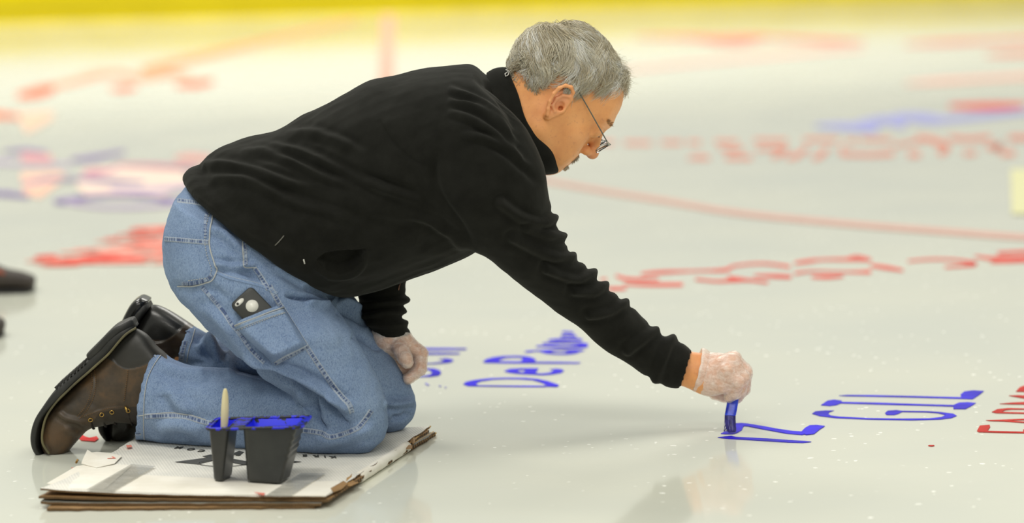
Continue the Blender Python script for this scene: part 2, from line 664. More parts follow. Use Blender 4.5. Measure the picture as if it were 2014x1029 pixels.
painted('painted_word', (1750, 805), 'blue painted word GIL on the ice right of the brush', 'lettering', [
    ('letter', [(Q, gA([(80, 340), (110, 320), (200, 312), (280, 312), (240, 325), (225, 342), (250, 358), (330, 368), (600, 382), (900, 386), (1150, 384), (1260, 372), (1300, 352),
                        (1230, 336), (1120, 327), (900, 324), (870, 340), (830, 352), (760, 352), (745, 335), (770, 314), (850, 308), (900, 315), (1120, 318), (1250, 326), (1370, 342), (1400, 360),
                        (1350, 380), (1250, 392), (1000, 400), (600, 393), (300, 380), (150, 362)]))], BLUE2),
    ('letter', [(Q, gA([(160, 263), (220, 222), (280, 213), (350, 222), (350, 234), (700, 241), (1100, 255), (1370, 262), (1420, 240), (1500, 236), (1575, 243), (1530, 272), (1480, 298), (1370, 298), (1368, 275), (1100, 267), (700, 256), (340, 246), (300, 262), (240, 270)]))], BLUE2),
    ('letter', [(Q, gA([(325, 176), (400, 170), (640, 172), (1000, 180), (1440, 191), (1435, 165), (1470, 138), (1550, 128), (1648, 134), (1610, 165), (1545, 208), (1440, 204), (1000, 192), (640, 184), (400, 180)]))], BLUE2)])
rA = gA
painted('painted_word', (1990, 830), 'red painted word cut by the right edge, beside the blue GIL', 'lettering', [
    ('letter', [(Q, rA([(1585, 498), (1610, 450), (1700, 443), (1705, 462), (1680, 498), (2014, 506), (2300, 508), (2300, 518), (2014, 518), (1800, 514), (1600, 508)])),
                (S, rA([(2012, 510), (2012, 485)]), 1.2)], RED),
    ('letter', [(Q, rA([(1665, 400), (1800, 396), (2014, 388), (2200, 384), (2200, 395), (2014, 398), (1850, 402), (2014, 414), (2200, 420), (2200, 430), (2014, 424), (1830, 410), (1700, 406)]))], RED),
    ('letter', [(Q, rA([(1720, 325), (1770, 300), (1870, 290), (2014, 294), (2150, 305), (2150, 316), (2014, 302), (1900, 302), (1840, 308), (1810, 325), (2014, 330), (2200, 334), (2200, 344), (2014, 340), (1760, 335)]))], RED),
    ('letter', [(Q, rA([(1790, 250), (1900, 240), (2014, 235), (2200, 232), (2200, 250), (2014, 255), (1900, 254)]))], RED),
    ('letter', [(Q, rA([(1875, 176), (1960, 172), (2100, 180), (2100, 200), (2014, 200)]))], RED),
    ('letter', [(Q, rA([(1940, 138), (1975, 100), (2014, 86), (2100, 80), (2100, 120), (2014, 140)]))], RED)])
painted('paint_drip', (1832, 876), 'tiny red paint drip on the bare ice in front of the GIL', 'paint spot',
        [('paint_spot', [(Q, rA([(1138, 633), (1150, 628), (1190, 628), (1197, 633), (1170, 638)]))], RED)])

dA = lambda pts: zz(900, 640, 7.193, pts)
painted('painted_word', (1050, 720), 'blue painted word DePauw on the ice under the outstretched arm', 'lettering', [
    ('letter', [(Q, dA([(80, 830), (120, 798), (250, 770), (450, 748), (700, 740), (950, 742), (1120, 755), (1270, 785), (1430, 840), (1425, 862), (1380, 868), (1250, 862), (1258, 845),
                        (1180, 805), (1060, 770), (900, 758), (700, 754), (500, 762), (340, 785), (275, 808), (258, 835), (300, 848), (800, 852), (1250, 855), (1250, 868), (800, 866), (150, 856)]))], BLUE),
    ('letter', [('h', dA([(660, 645), (740, 615), (900, 605), (1145, 606), (1110, 660), (1105, 676), (1200, 680), (1300, 668), (1360, 640), (1350, 625), (1300, 620), (1400, 612), (1480, 622),
                        (1505, 642), (1460, 670), (1340, 690), (1200, 700), (1050, 692), (880, 684), (740, 668)]),
                [dA([(835, 642), (880, 628), (965, 626), (930, 664), (870, 658)])])], BLUE),
    ('letter', [('h', dA([(358, 516), (400, 480), (500, 450), (640, 434), (820, 430), (950, 434), (1040, 448), (1105, 480), (1090, 515), (1400, 516), (1745, 524), (1700, 536), (1000, 534), (400, 526)]),
                [dA([(575, 508), (600, 480), (680, 456), (780, 448), (900, 452), (918, 465), (910, 500), (880, 510)])])], BLUE),
    ('letter', [('h', dA([(945, 376), (980, 358), (1110, 350), (1150, 350), (1400, 338), (1600, 345), (1760, 345), (1800, 352), (1740, 366), (1680, 392), (1560, 408), (1400, 408), (1250, 395), (1160, 366), (1100, 362), (1030, 376)]),
                [dA([(1310, 372), (1350, 358), (1450, 352), (1550, 360), (1570, 374), (1500, 390), (1380, 390)])])], BLUE),
    ('letter', [(S, dA([(1200, 250), (1400, 244), (1600, 246), (1760, 258), (1840, 276)]), [0.8, 1.6, 1.6, 2.2, 2.5]), (S, dA([(1110, 292), (1300, 292), (1500, 302), (1700, 300), (1840, 284)]), [0.8, 1.8, 1.8, 2.4, 2.5])], BLUE),
    ('letter', [(S, dA([(1280, 206), (1400, 200), (1600, 196), (1760, 200)]), [0.8, 2, 2, 2]), (S, dA([(1460, 148), (1560, 142), (1680, 150)]), 1.8), (S, dA([(1480, 90), (1560, 92), (1640, 100)]), 1.4)], BLUE)])
cA = lambda pts: zz(760, 640, 4.577, pts)
painted('painted_word', (830, 720), 'blue painted word half hidden behind the gloved left hand', 'lettering', [
    ('letter', [(Q, cA([(260, 455), (350, 452), (400, 440), (412, 420), (385, 398), (340, 392), (350, 384), (430, 388), (480, 405), (494, 428), (470, 450), (400, 460), (260, 462)]))], BLUE2),
    ('letter', [(Q, cA([(230, 340), (400, 340), (490, 330), (520, 318), (510, 308), (470, 302), (540, 296), (600, 306), (600, 320), (560, 334), (440, 344), (300, 348), (230, 346)]))], BLUE2),
    ('letter', [(S, cA([(220, 252), (450, 252), (660, 252)]), [1.6, 1.6, 1.0])], BLUE2),
    ('letter', [(S, cA([(220, 211), (450, 211), (720, 211)]), [1.7, 1.7, 1.2])], BLUE2)])
painted('paint_drip', (845, 758), 'faint blue drips on the ice beside the far knee', 'paint spot',
        [('paint_spot', [(Q, cA([(345, 520), (365, 518), (372, 530), (390, 535), (370, 540)])), (Q, cA([(470, 542), (490, 540), (492, 548), (478, 548)])), (Q, cA([(522, 556), (540, 552), (536, 562)]))], BLUEF)])

# smeared red mark beside the boot
painted('paint_smear', (175, 860), 'bright red paint smear between the brown boot toe and the cardboard', 'paint spot',
        [('paint_spot', [(Q, [(154, 860), (160, 853), (166, 858), (176, 861), (190, 858), (194, 863), (186, 868), (160, 866)])], REDBR)])

# row of red words beyond the arm
wA = lambda pts: zz(1100, 400, 2.2035, pts)
def rs(pts, w): return (S, wA(pts), w)
painted('painted_word', (1400, 535), 'red painted words in a row on the ice beyond the sleeve', 'lettering', [
    ('letter', [rs([(180, 330), (205, 328)], 2), rs([(205, 368), (240, 369), (290, 368)], [1.5, 3, 2])], REDF),
    ('letter', [rs([(245, 312), (300, 328), (430, 328)], [2, 3, 2]), rs([(280, 350), (400, 352), (535, 351)], [1.5, 3, 3])], REDF),
    ('letter', [rs([(355, 305), (440, 298), (600, 292), (720, 288), (760, 270), (880, 260), (1000, 274)], [2, 3, 1.5, 3, 2, 2, 2.5])], REDF),
    ('letter', [rs([(590, 328), (680, 337), (760, 333), (820, 332), (905, 343)], [2, 2, 3, 2.5, 2]), rs([(730, 318), (800, 328)], 2)], REDF),
    ('letter', [rs([(845, 312), (940, 315), (1005, 318)], [1.5, 3.4, 3])], REDF),
    ('letter', [rs([(1020, 258), (1080, 250), (1140, 243), (1240, 242), (1350, 243)], [2.2, 3, 1.8, 2.5, 3]), rs([(1250, 238), (1290, 228), (1340, 240)], 1.6)], REDF),
    ('letter', [rs([(1020, 303), (1100, 294), (1250, 297), (1350, 296)], [2.2, 1.5, 1.5, 3.4]), rs([(1095, 318), (1160, 318), (1230, 315)], [2, 3.4, 2]), rs([(1350, 268), (1420, 278), (1490, 290)], [2.5, 3.4, 2])], REDF),
    ('letter', [rs([(1510, 250), (1600, 242), (1700, 243), (1790, 255), (1800, 264), (1740, 270), (1670, 276)], [1.5, 1.8, 1.8, 2.4, 3, 2.2, 1.5])], REDF),
    ('letter', [rs([(1800, 228), (1880, 238), (2000, 236), (2100, 230)], [1.5, 3, 2.5, 3]), rs([(1900, 216), (2014, 210), (2100, 206)], 3), rs([(1870, 254), (1950, 248), (2100, 246)], [1.5, 3.5, 2])], REDF)])

# far red lettering right of the face
fA = lambda pts: zz(1200, 250, 2.474, pts)
def rf(pts, w): return (S, fA(pts), w)
FARRED = m_paint('paint_red_far', srgb(208, 132, 116), srgb(218, 150, 134), 0.4)
painted('painted_word', (1500, 280), 'broken row of short red dashes right of the face', 'lettering', [
    ('dash', [rf([(x0, y), (x1, y + 1)], 3.5)], FARRED) for x0, x1, y in
    ((-40, 20, 74), (70, 200, 76), (250, 350, 74), (380, 440, 73), (510, 620, 70), (700, 860, 64), (940, 1110, 60), (1150, 1200, 66), (1220, 1370, 60))])
painted('painted_word', (1650, 300), 'blurred red painted words right of the face, below the dashes', 'lettering', [
    ('letter', [rf([(380, 152), (430, 146), (485, 150)], [2, 4.5, 3])], FARRED),
    ('letter', [rf([(560, 148), (690, 148)], 4), rf([(530, 100), (600, 112), (650, 100)], [2, 4, 3])], FARRED),
    ('letter', [rf([(710, 106), (860, 104), (790, 145)], [3, 4, 5]), rf([(860, 148), (905, 140), (960, 100)], [4, 5, 4])], FARRED),
    ('letter', [rf([(985, 150), (1020, 140), (1060, 100)], [4, 5, 4])], FARRED),
    ('letter', [rf([(1130, 90), (1130, 125), (1160, 132), (1280, 134), (1380, 126)], [3, 5, 4, 4, 5])], FARRED),
    ('letter', [rf([(1380, 90), (1450, 78), (1520, 60)], 3), rf([(1490, 50), (1560, 60), (1640, 95), (1600, 130)], [4, 6, 6, 6]), rf([(1450, 134), (1510, 132)], 5)], FARRED),
    ('letter', [rf([(1650, 50), (1750, 58), (1850, 48)], 4.5), rf([(1720, 128), (1780, 126)], 4), rf([(1830, 95), (1900, 92), (1860, 110)], [4, 7, 4]), rf([(1900, 128), (1970, 126)], 5)], FARRED),
    ('letter', [rf([(1940, 52), (2050, 50), (2150, 50)], 5)], FARRED)])
FARBLUE = m_paint('paint_blue_far', srgb(150, 152, 206), srgb(172, 174, 216), 0.4)
tA = lambda pts: zz(1100, 0, 2.2035, pts)
painted('painted_word', (1750, 235), 'pale blue far painted word above the red words on the right', 'lettering', [
    ('letter', [(S, tA([(1110, 545), (1250, 548), (1380, 560)]), [3, 8, 8])], FARBLUE),
    ('letter', [(S, tA([(1290, 535), (1420, 520), (1500, 540)]), [5, 9, 9])], FARBLUE),
    ('letter', [(S, tA([(1450, 500), (1560, 510), (1660, 520)]), [4, 10, 8])], FARBLUE),
    ('letter', [(S, tA([(1640, 520), (1780, 508), (1960, 490), (2080, 480)]), [6, 6, 5, 3])], FARBLUE)])
painted('painted_word', (1940, 208), 'short far red stroke above the pale blue word at right', 'lettering', [
    ('letter', [(S, tA([(1690, 460), (1800, 461), (1920, 460), (2020, 456)]), [3, 6, 6, 3])], REDF)])
painted('painted_emblem', (1450, 78), 'blurred pale red arc far beyond the grey hair, high on the right', 'marking', [
    ('paint_stroke', [(S, tA([(330, 160), (560, 162), (700, 175), (800, 172), (900, 160)]), [2, 5, 9, 10, 4])], FARRED),
    ('paint_stroke', [(S, tA([(860, 160), (1060, 172), (1180, 180), (1320, 182)]), [3, 5, 6, 2])], FARRED),
    ('paint_stroke', [(S, tA([(1500, 192), (1680, 184), (1900, 175), (2200, 160)]), [2, 5, 4, 5])], FARRED),
    ('paint_stroke', [(S, tA([(1850, 238), (1960, 232), (2200, 224)]), [2, 5, 5])], FARRED)])
# rink lines
ln = empty('trim_1', G(1500, 420)); tag(ln, kind='structure')
paint_part('red_circle_line', [(S, [(1040, 349), (1075, 355), (1180, 374), (1300, 393), (1450, 418), (1650, 438), (1850, 454), (2014, 466), (2250, 480)], [4, 4, 4.2, 4.6, 5, 5.2, 5.4, 5.6, 6])], REDLINE, ln)
ln = empty('trim_2', G(1300, 125)); tag(ln, kind='structure')
paint_part('far_circle_line', [(S, tA([(180, 318), (400, 292), (640, 268), (900, 245), (1150, 222), (1320, 210)]), [2.2, 3, 3, 3.2, 3, 2])], PINK, ln)
ln = empty('trim_3', G(1930, 155)); tag(ln, kind='structure')
paint_part('far_red_line', [(S, tA([(1500, 362), (1640, 352), (1820, 342), (2100, 326)]), [2, 5, 4.5, 5])], PINK, ln)
ln = empty('trim_4', G(520, 85)); tag(ln, kind='structure')
ORL = m_paint('line_orange_far', srgb(222, 165, 110), srgb(226, 172, 120), 0.3)
paint_part('far_blue_orange_line', [(S, [(280, 138), (400, 110), (520, 82), (620, 58), (700, 38)], [7, 7, 6, 5, 4])], ORL, ln)
ln = empty('trim_5', G(762, 90)); tag(ln, kind='structure')
paint_part('centre_line', [(S, [(758, 205), (760, 140), (762, 80), (764, 28)], [16, 14, 12, 11])], m_paint('line_rose', srgb(224, 170, 150), srgb(228, 178, 160), 0.3), ln)

# left background: red roundel, two-colour emblem, big red lettering
lA = lambda pts: zz(0, 100, 3.216, pts)
ORED = m_paint('paint_orange_red_far', srgb(226, 112, 78), srgb(232, 132, 98), 0.4)
painted('painted_emblem', (180, 170), 'blurred orange-red arc emblem high at the left', 'marking', [
    ('paint_stroke', [(S, lA([(110, 285), (230, 262), (340, 232)]), [5, 10, 8])], ORED),
    ('paint_stroke', [(S, lA([(340, 225), (480, 190), (600, 155), (740, 140), (900, 165), (1060, 140), (1200, 160)]), [5, 6, 7, 6, 7, 8, 4])], m_paint('paint_orange_mid', srgb(228, 168, 134), srgb(232, 178, 146), 0.4)),
    ('paint_stroke', [(S, lA([(700, 238), (790, 235), (860, 228)]), [3, 6, 4])], ORED),
    ('paint_stroke', [(S, lA([(1110, 215), (1240, 208), (1350, 190)]), [3, 7, 4])], ORED),
    ('paint_stroke', [(S, lA([(-60, 400), (60, 412), (160, 408)]), [8, 5, 5])], ORED),
    ('paint_stroke', [(Q, lA([(110, 395), (330, 385), (340, 420), (260, 470), (170, 520), (140, 470)]))], m_paint('paint_peach', srgb(232, 194, 168), srgb(236, 202, 178), 0.4))])
PURP = m_paint('paint_violet_far', srgb(124, 108, 160), srgb(144, 128, 174), 0.4)
LILAC = m_paint('paint_lilac_far', srgb(176, 160, 190), srgb(190, 175, 200), 0.4)
ROSE = m_paint('paint_rose_far', srgb(214, 156, 152), srgb(222, 170, 162), 0.4)
painted('painted_emblem', (200, 350), 'blurred purple and pink emblem of ovals left of the jacket hem', 'marking', [
    ('paint_stroke', [(Q, lA([(130, 640), (330, 660), (330, 710), (140, 715)]))], ROSE),
    ('paint_stroke', [(Q, lA([(130, 770), (380, 760), (420, 800), (250, 930), (150, 900)]))], m_paint('paint_salmon_far', srgb(240, 190, 168), srgb(242, 200, 180), 0.4)),
    ('paint_stroke', [(Q, lA([(540, 740), (700, 730), (1150, 760), (1200, 850), (1000, 930), (560, 930), (480, 850)]))], m_paint('paint_salmon_pale', srgb(234, 208, 194), srgb(236, 214, 202), 0.4)),
    ('paint_stroke', [(S, lA([(20, 645), (150, 632), (300, 648)]), [2, 4, 3])], PURP),
    ('paint_stroke', [(S, lA([(-60, 700), (30, 705), (100, 712), (450, 720)]), [4, 4, 3, 3])], LILAC),
    ('paint_stroke', [(S, lA([(450, 688), (560, 680), (680, 658), (790, 640)]), [3, 5, 4, 3])], PURP),
    ('paint_stroke', [(S, lA([(520, 775), (600, 768), (690, 758), (780, 722), (1000, 726), (1250, 740)]), [4, 7, 4, 3, 4, 4])], m_paint('paint_magenta_far', srgb(194, 130, 150), srgb(202, 142, 160), 0.4)),
    ('paint_stroke', [(S, lA([(1110, 680), (1200, 672), (1330, 680)]), [4, 7, 6])], ROSE),
    ('paint_stroke', [(S, lA([(140, 845), (300, 815), (480, 810), (700, 826), (910, 835)]), [3, 5, 4, 6, 3])], m_paint('paint_grey_violet', srgb(140, 130, 158), srgb(158, 148, 172), 0.4)),
    ('paint_stroke', [(S, lA([(-60, 900), (60, 905), (180, 925)]), [4, 5, 3])], PURP),
    ('paint_stroke', [(S, lA([(700, 875), (900, 880), (1100, 870), (1200, 850)]), [3, 4, 5, 4])], LILAC),
    ('paint_stroke', [(S, lA([(340, 952), (410, 950), (560, 925), (760, 915), (960, 925), (1100, 950), (1200, 955)]), [3, 6, 4, 4, 4, 5, 4])], PURP),
    ('paint_stroke', [(S, lA([(420, 955), (600, 985), (800, 990), (1000, 980), (1150, 960)]), [4, 3, 3.5, 3.5, 3])], LILAC)])
bA = lambda pts: zz(0, 420, 3.958, pts)
def rb(pts, w): return (S, bA(pts), w)
rr_ = random.Random(5)
ledge = lambda y: float(np.interp(y, [85, 140, 205, 280, 315, 370, 402], [1080, 950, 780, 560, 330, 200, 60]))
SOFTR = [REDF, m_paint('paint_red_soft', srgb(226, 104, 92), srgb(232, 124, 110), 0.4), m_paint('paint_red_washed', srgb(236, 160, 146), srgb(240, 172, 158), 0.4)]
lets = []
for k, y in enumerate(range(92, 402, 17)):
    x = ledge(y) + rr_.uniform(-20, 20)
    while x < 1330:
        L_ = rr_.uniform(120, 420)
        if rr_.random() < 0.66:
            w_ = rr_.uniform(1.4, 2.8) if y < 370 else rr_.uniform(1.4, 2.2)
            lets.append(('letter_stroke', [rb([(x, y + 4), (x + L_ * 0.5, y), (x + L_, y - 3)], [w_ * 0.5, w_, w_ * 0.8])], rr_.choice(SOFTR[(1 if x > 900 else 0):])))
        x += L_ * rr_.uniform(0.55, 1.1)
painted('painted_word', (200, 490), 'big block of slanting red painted lettering behind the jeans', 'lettering', lets)
painted('yellow_patch', (2004, 370), 'pale yellow patch cut off by the right edge', 'marking', [  # flat pale yellow patch laid on the ice
    ('pale_patch', [(Q, [(1988, 332), (2050, 332), (2050, 422), (1990, 420)])], m_paint('pale_yellow', srgb(216, 214, 168), srgb(218, 216, 174), 0.4))])
# ================================================================== THE PERSON
# ---- materials
def m_skin():
    t = NT('skin')
    co = t.coord()
    a = t.noise(22, 5, 0.6, co)
    b = t.noise(160, 3, 0.6, co)
    c = t.ramp(a, [(0.3, (0.72, 0.295, 0.105)), (0.55, (0.82, 0.37, 0.135)), (0.8, (0.85, 0.42, 0.17))])
    c = t.mix(t.ramp(b, [(0.58, (0, 0, 0)), (0.75, (0.45, 0.45, 0.45))]), c, (0.52, 0.20, 0.10))
    att = t.n('ShaderNodeAttribute', _attribute_name='tint')
    c = t.mix(att.outputs['Alpha'], c, att.outputs['Color'])
    t.base(c); t.set(Roughness=0.48)
    t.b.inputs['Subsurface Weight'].default_value = 0.12
    t.b.inputs['Subsurface Radius'].default_value = (0.01, 0.004, 0.002)
    t.b.inputs['Subsurface Scale'].default_value = 0.6
    t.bump(b, 0.12, 0.0008)
    return t.m


def m_fleece():
    t = NT('black_fleece')
    co = t.coord()
    a = t.noise(900, 2, 0.7, co)
    b = t.noise(30, 4, 0.6, co)
    t.base(t.ramp(b, [(0.3, (0.0075, 0.0075, 0.006)), (0.7, (0.0125, 0.0125, 0.0105))]))
    t.set(Roughness=0.95)
    t.b.inputs['Specular IOR Level'].default_value = 0.12
    t.b.inputs['Sheen Weight'].default_value = 0.10
    t.b.inputs['Sheen Roughness'].default_value = 0.5
    t.b.inputs['Sheen Tint'].default_value = (0.55, 0.55, 0.5, 1)
    t.bump(a, 0.35, 0.0009)
    return t.m


def m_denim(name='denim', dark=1.0):
    t = NT(name)
    co = t.coord()
    big = t.noise(7, 5, 0.65, co)
    c = t.ramp(big, [(0.28, tuple(v * dark for v in srgb(88, 110, 146))), (0.5, tuple(v * dark for v in srgb(108, 132, 168))), (0.75, tuple(v * dark for v in srgb(132, 154, 186)))])
    fine = t.noise(1000, 2, 0.7, co)
    streak = t.noise(620, 3, 0.7, co, (1.0, 1.0, 0.35))
    c = t.mix(t.ramp(fine, [(0.35, (0, 0, 0)), (0.7, (0.55, 0.55, 0.55))]), c, tuple(v * dark for v in srgb(176, 192, 214)))
    c = t.mix(t.ramp(streak, [(0.36, (0.5, 0.5, 0.5)), (0.52, (0, 0, 0))]), c, tuple(v * dark for v in srgb(62, 84, 124)))
    t.base(c); t.set(Roughness=0.9)
    t.b.inputs['Specular IOR Level'].default_value = 0.2
    t.bump(t.mix(0.5, fine, streak), 0.4, 0.0012)
    return t.m


def m_leather(name, c0, c1, c2, rough=0.5):
    t = NT(name)
    co = t.coord()
    a = t.noise(16, 6, 0.65, co)
    b = t.noise(300, 3, 0.6, co)
    c = t.ramp(a, [(0.32, c0), (0.52, c1), (0.72, c2)])
    att = t.n('ShaderNodeAttribute', _attribute_name='tint')
    c = t.mix(att.outputs['Alpha'], c, att.outputs['Color'])
    t.base(c); t.set(Roughness=rough)
    t.bump(b, 0.15, 0.0006)
    return t.m


SKIN = m_skin()
FLEECE = m_fleece()
DENIM = m_denim()
SEAM = NT('denim_seam')
SEAM.t.links.new(SEAM.n('ShaderNodeAttribute', _attribute_name='tint').outputs['Color'], SEAM.b.inputs['Base Color'])
SEAM.set(Roughness=0.9); SEAM = SEAM.m
LEATHER = m_leather('brown_leather', srgb(44, 38, 30), srgb(72, 58, 42), srgb(104, 76, 46), 0.5)
BLKLEA = m_leather('black_leather', srgb(22, 22, 21), srgb(30, 30, 28), srgb(42, 40, 36), 0.35)
RUBBER = m_leather('sole_rubber', srgb(24, 24, 22), srgb(34, 34, 32), srgb(48, 47, 43), 0.55)
WELT = m_leather('welt_edge', srgb(70, 66, 48), srgb(96, 90, 62), srgb(118, 110, 74), 0.6)
BRASS = plain('brass', srgb(196, 160, 88), 0.35, 0.9)
LACE = plain('lace_dark', srgb(30, 24, 18), 0.85)
STEEL = plain('steel', srgb(176, 172, 160), 0.3, 0.9)
BLACKP = plain('black_plastic', srgb(24, 24, 23), 0.38)


def m_glove():
    t = NT('vinyl_glove')
    nt = t.t
    co = t.coord()
    a = t.noise(120, 4, 0.7, co, (0.5, 1, 1))
    tr = nt.nodes.new('ShaderNodeBsdfTransparent'); tr.inputs[0].default_value = (1, 0.97, 0.94, 1)
    t.set(Base__Color=(0.93, 0.86, 0.80, 1), Roughness=0.28)
    mx = nt.nodes.new('ShaderNodeMixShader')
    r = t.ramp(a, [(0.40, (0.40, 0.40, 0.40)), (0.70, (0.74, 0.74, 0.74))])
    nt.links.new(r, mx.inputs[0]); nt.links.new(tr.outputs[0], mx.inputs[1]); nt.links.new(t.b.outputs[0], mx.inputs[2])
    nt.links.new(mx.outputs[0], nt.nodes['Material Output'].inputs[0])
    t.bump(a, 0.35, 0.002)
    return t.m


GLOVE = m_glove()

# ---- body core inside the clothes + head + hands: one body
PY = {}   # depths


def to(px, py, Y): return np.array(P(px, py, Y))


person = None
# ---------------- head, modelled upright (x forward, z up, metres) and then bent forward
TH = math.radians(46)
HX = np.array([math.cos(TH), 0, -math.sin(TH)])
HZ = np.array([math.sin(TH), 0, math.cos(TH)])
HYv = np.array([0, 1.0, 0])
yaw = Matrix.Rotation(math.radians(4), 3, 'Z')
HR = np.stack([np.array(yaw @ Vector(HX)), np.array(yaw @ Vector(HYv)), np.array(yaw @ Vector(HZ))], 1)
HO = to(1097, 205, -0.055)          # ear canal height, middle of the head
hd = lambda x, y, z: HR @ np.array([x, y, z]) + HO


def head_volume(h=0.0014):
    v = Vol((-0.125, -0.098, -0.155), (0.125, 0.098, 0.142), h)
    Yf = v.Y.copy()
    v.Y = np.abs(v.Y)
    d = sd_ell(v, (-0.020, 0, 0.042), (0.096, 0.074, 0.086))
    d = smin(d, sd_ell(v, (0.030, 0, 0.048), (0.0525, 0.056, 0.052)), 0.03)      # forehead
    d = smin(d, sd_ell(v, (0.032, 0, -0.018), (0.050, 0.057, 0.075)), 0.03)      # face mass
    d = smin(d, sd_cap(v, (0.004, 0.050, -0.058), (0.060, 0.014, -0.080), 0.016, 0.015), 0.028)   # jaw
    d = smin(d, sd_cap(v, (0.000, 0.052, -0.050), (0.000, 0.056, -0.01), 0.018, 0.016), 0.03)
    d = smin(d, sd_ell(v, (0.050, 0.046, -0.020), (0.022, 0.016, 0.018)), 0.022)    # cheekbone
    d = smin(d, sd_ell(v, (0.058, 0.030, -0.050), (0.022, 0.022, 0.028)), 0.02)     # cheek
    d = smin(d, sd_cap(v, (0.079, 0.006, 0.036), (0.066, 0.040, 0.038), 0.0105, 0.008), 0.016)   # brow
    d = smax(d, -sd_ell(v, (0.097, 0.032, 0.013), (0.018, 0.017, 0.013)), 0.012)     # eye socket
    d = smin(d, sd_ell(v, (0.0735, 0.032, 0.0115), (0.0125, 0.0135, 0.0125)), 0.003)  # eyeball + lid
    d = smin(d, sd_cap(v, (0.082, 0.024, 0.0205), (0.074, 0.044, 0.019), 0.0035, 0.003), 0.006)  # lid fold
    d = smin(d, sd_cap(v, (0.0805, 0.020, 0.0035), (0.072, 0.042, 0.002), 0.003, 0.003), 0.006)  # lower lid
    d = smin(d, sd_cap(v, (0.083, 0, 0.018), (0.1005, 0, -0.0145), 0.0075, 0.0095), 0.010)  # nose ridge
    d = smin(d, sd_ell(v, (0.1015, 0, -0.0185), (0.0115, 0.0105, 0.0105)), 0.006)       # nose tip
    d = smin(d, sd_ell(v, (0.0885, 0.0125, -0.0225), (0.0115, 0.0065, 0.0085)), 0.006)  # wing
    d = smax(d, -sd_cap(v, (0.096, 0.0065, -0.031), (0.090, 0.0075, -0.024), 0.0035, 0.003), 0.003)  # nostril
    d = smax(d, -sd_cap(v, (0.086, 0.0185, -0.012), (0.070, 0.028, -0.048), 0.0012, 0.0018), 0.008)  # smile fold
    d = smin(d, sd_ell(v, (0.0785, 0, -0.0445), (0.0095, 0.024, 0.0085)), 0.012)          # upper lip mass
    d = smin(d, sd_ell(v, (0.0835, 0, -0.0505), (0.0058, 0.017, 0.0036)), 0.004)
    d = smin(d, sd_ell(v, (0.0800, 0, -0.0600), (0.0065, 0.016, 0.0045)), 0.006)          # lower lip
    d = smax(d, -sd_cap(v, (0.091, 0, -0.0552), (0.070, 0.026, -0.0575), 0.0012, 0.0010), 0.003)  # mouth line
    d = smin(d, sd_ell(v, (0.0670, 0, -0.0770), (0.0140, 0.019, 0.0145)), 0.016)          # chin
    # neck
    d = smin(d, sd_cap(v, (-0.030, 0, -0.025), (-0.055, 0, -0.150), 0.057, 0.066), 0.035)
    d = smin(d, sd_cap(v, (0.010, 0.0, -0.065), (-0.01, 0.0, -0.150), 0.050, 0.060), 0.04)
    d = smin(d, sd_cap(v, (-0.022, 0.050, -0.030), (0.0, 0.030, -0.140), 0.010, 0.012), 0.025)  # neck muscle
    # ear
    ax = lambda x, z, y=0.0785: (x, y, z)
    ear = sd_ell(v, (-0.009, 0.0765, 0.004), (0.0165, 0.0040, 0.0305), rot=Matrix.Rotation(math.radians(12), 3, 'Z') @ Matrix.Rotation(math.radians(-10), 3, 'Y'))
    hel = [(0.0035, 0.006), (0.0020, 0.020), (-0.004, 0.031), (-0.013, 0.0345), (-0.0215, 0.030), (-0.0265, 0.019), (-0.0265, 0.006), (-0.022, -0.008), (-0.015, -0.019), (-0.009, -0.027)]
    for i in range(len(hel) - 1):
        y0 = 0.0735 + 0.011 * min(1, i / 3); y1 = 0.0735 + 0.011 * min(1, (i + 1) / 3)
        ear = smin(ear, sd_cap(v, (hel[i][0], y0, hel[i][1]), (hel[i + 1][0], y1, hel[i + 1][1]), 0.0031, 0.0031), 0.003)
    ear = smin(ear, sd_ell(v, (-0.0065, 0.0785, -0.0265), (0.0075, 0.0042, 0.0085)), 0.005)   # lobe
    ah = [(-0.0035, 0.021), (-0.012, 0.016), (-0.0165, 0.004), (-0.0130, -0.009), (-0.004, -0.0135)]
    for i in range(len(ah) - 1):
        ear = smin(ear, sd_cap(v, (ah[i][0], 0.0805, ah[i][1]), (ah[i + 1][0], 0.0805, ah[i + 1][1]), 0.0026, 0.0026), 0.0035)
    ear = smin(ear, sd_ell(v, (0.0050, 0.0775, -0.003), (0.0045, 0.0040, 0.0065)), 0.004)     # tragus
    ear = smax(ear, -sd_ell(v, (-0.0035, 0.0835, -0.001), (0.0075, 0.0085, 0.0085)), 0.003)   # concha
    ear = smax(ear, -sd_ell(v, (-0.0155, 0.0835, 0.0225), (0.0060, 0.0042, 0.0050)), 0.003)
    d = smin(d, ear, 0.004)
    d = smax(d, -sd_cap(v, (-0.001, 0.086, -0.003), (0.001, 0.070, -0.003), 0.0042, 0.0035), 0.003)
    v.Y = Yf
    v.d = d
    return v


hv = head_volume()
head = hv.mesh('head', None, tf=(HR, HO))

# ---------------- hands
def chain(v, d, pts, rs, k=0.004):
    for i in range(len(pts) - 1):
        d = smin(d, sd_cap(v, pts[i], pts[i + 1], rs[i], rs[i + 1]), k)
    return d


def fingers_union(v, palm, fs, k_join=0.010):
    """every finger is rooted in the palm and stays apart from its neighbours"""
    d = palm
    allf = None
    for pts, rs in fs:
        f = np.full(v.X.shape, 1.0, np.float32)
        f = chain(v, f, pts, rs, 0.003)
        allf = f if allf is None else np.minimum(allf, f)
    return smin(d, allf, k_join)


def cut_box(px0, py0, px1, py1, y0, y1, pad=0.02):
    a = [to(px, py, y) for px in (px0, px1) for py in (py0, py1) for y in (y0, y1)]
    return np.min(a, 0) - pad, np.max(a, 0) + pad


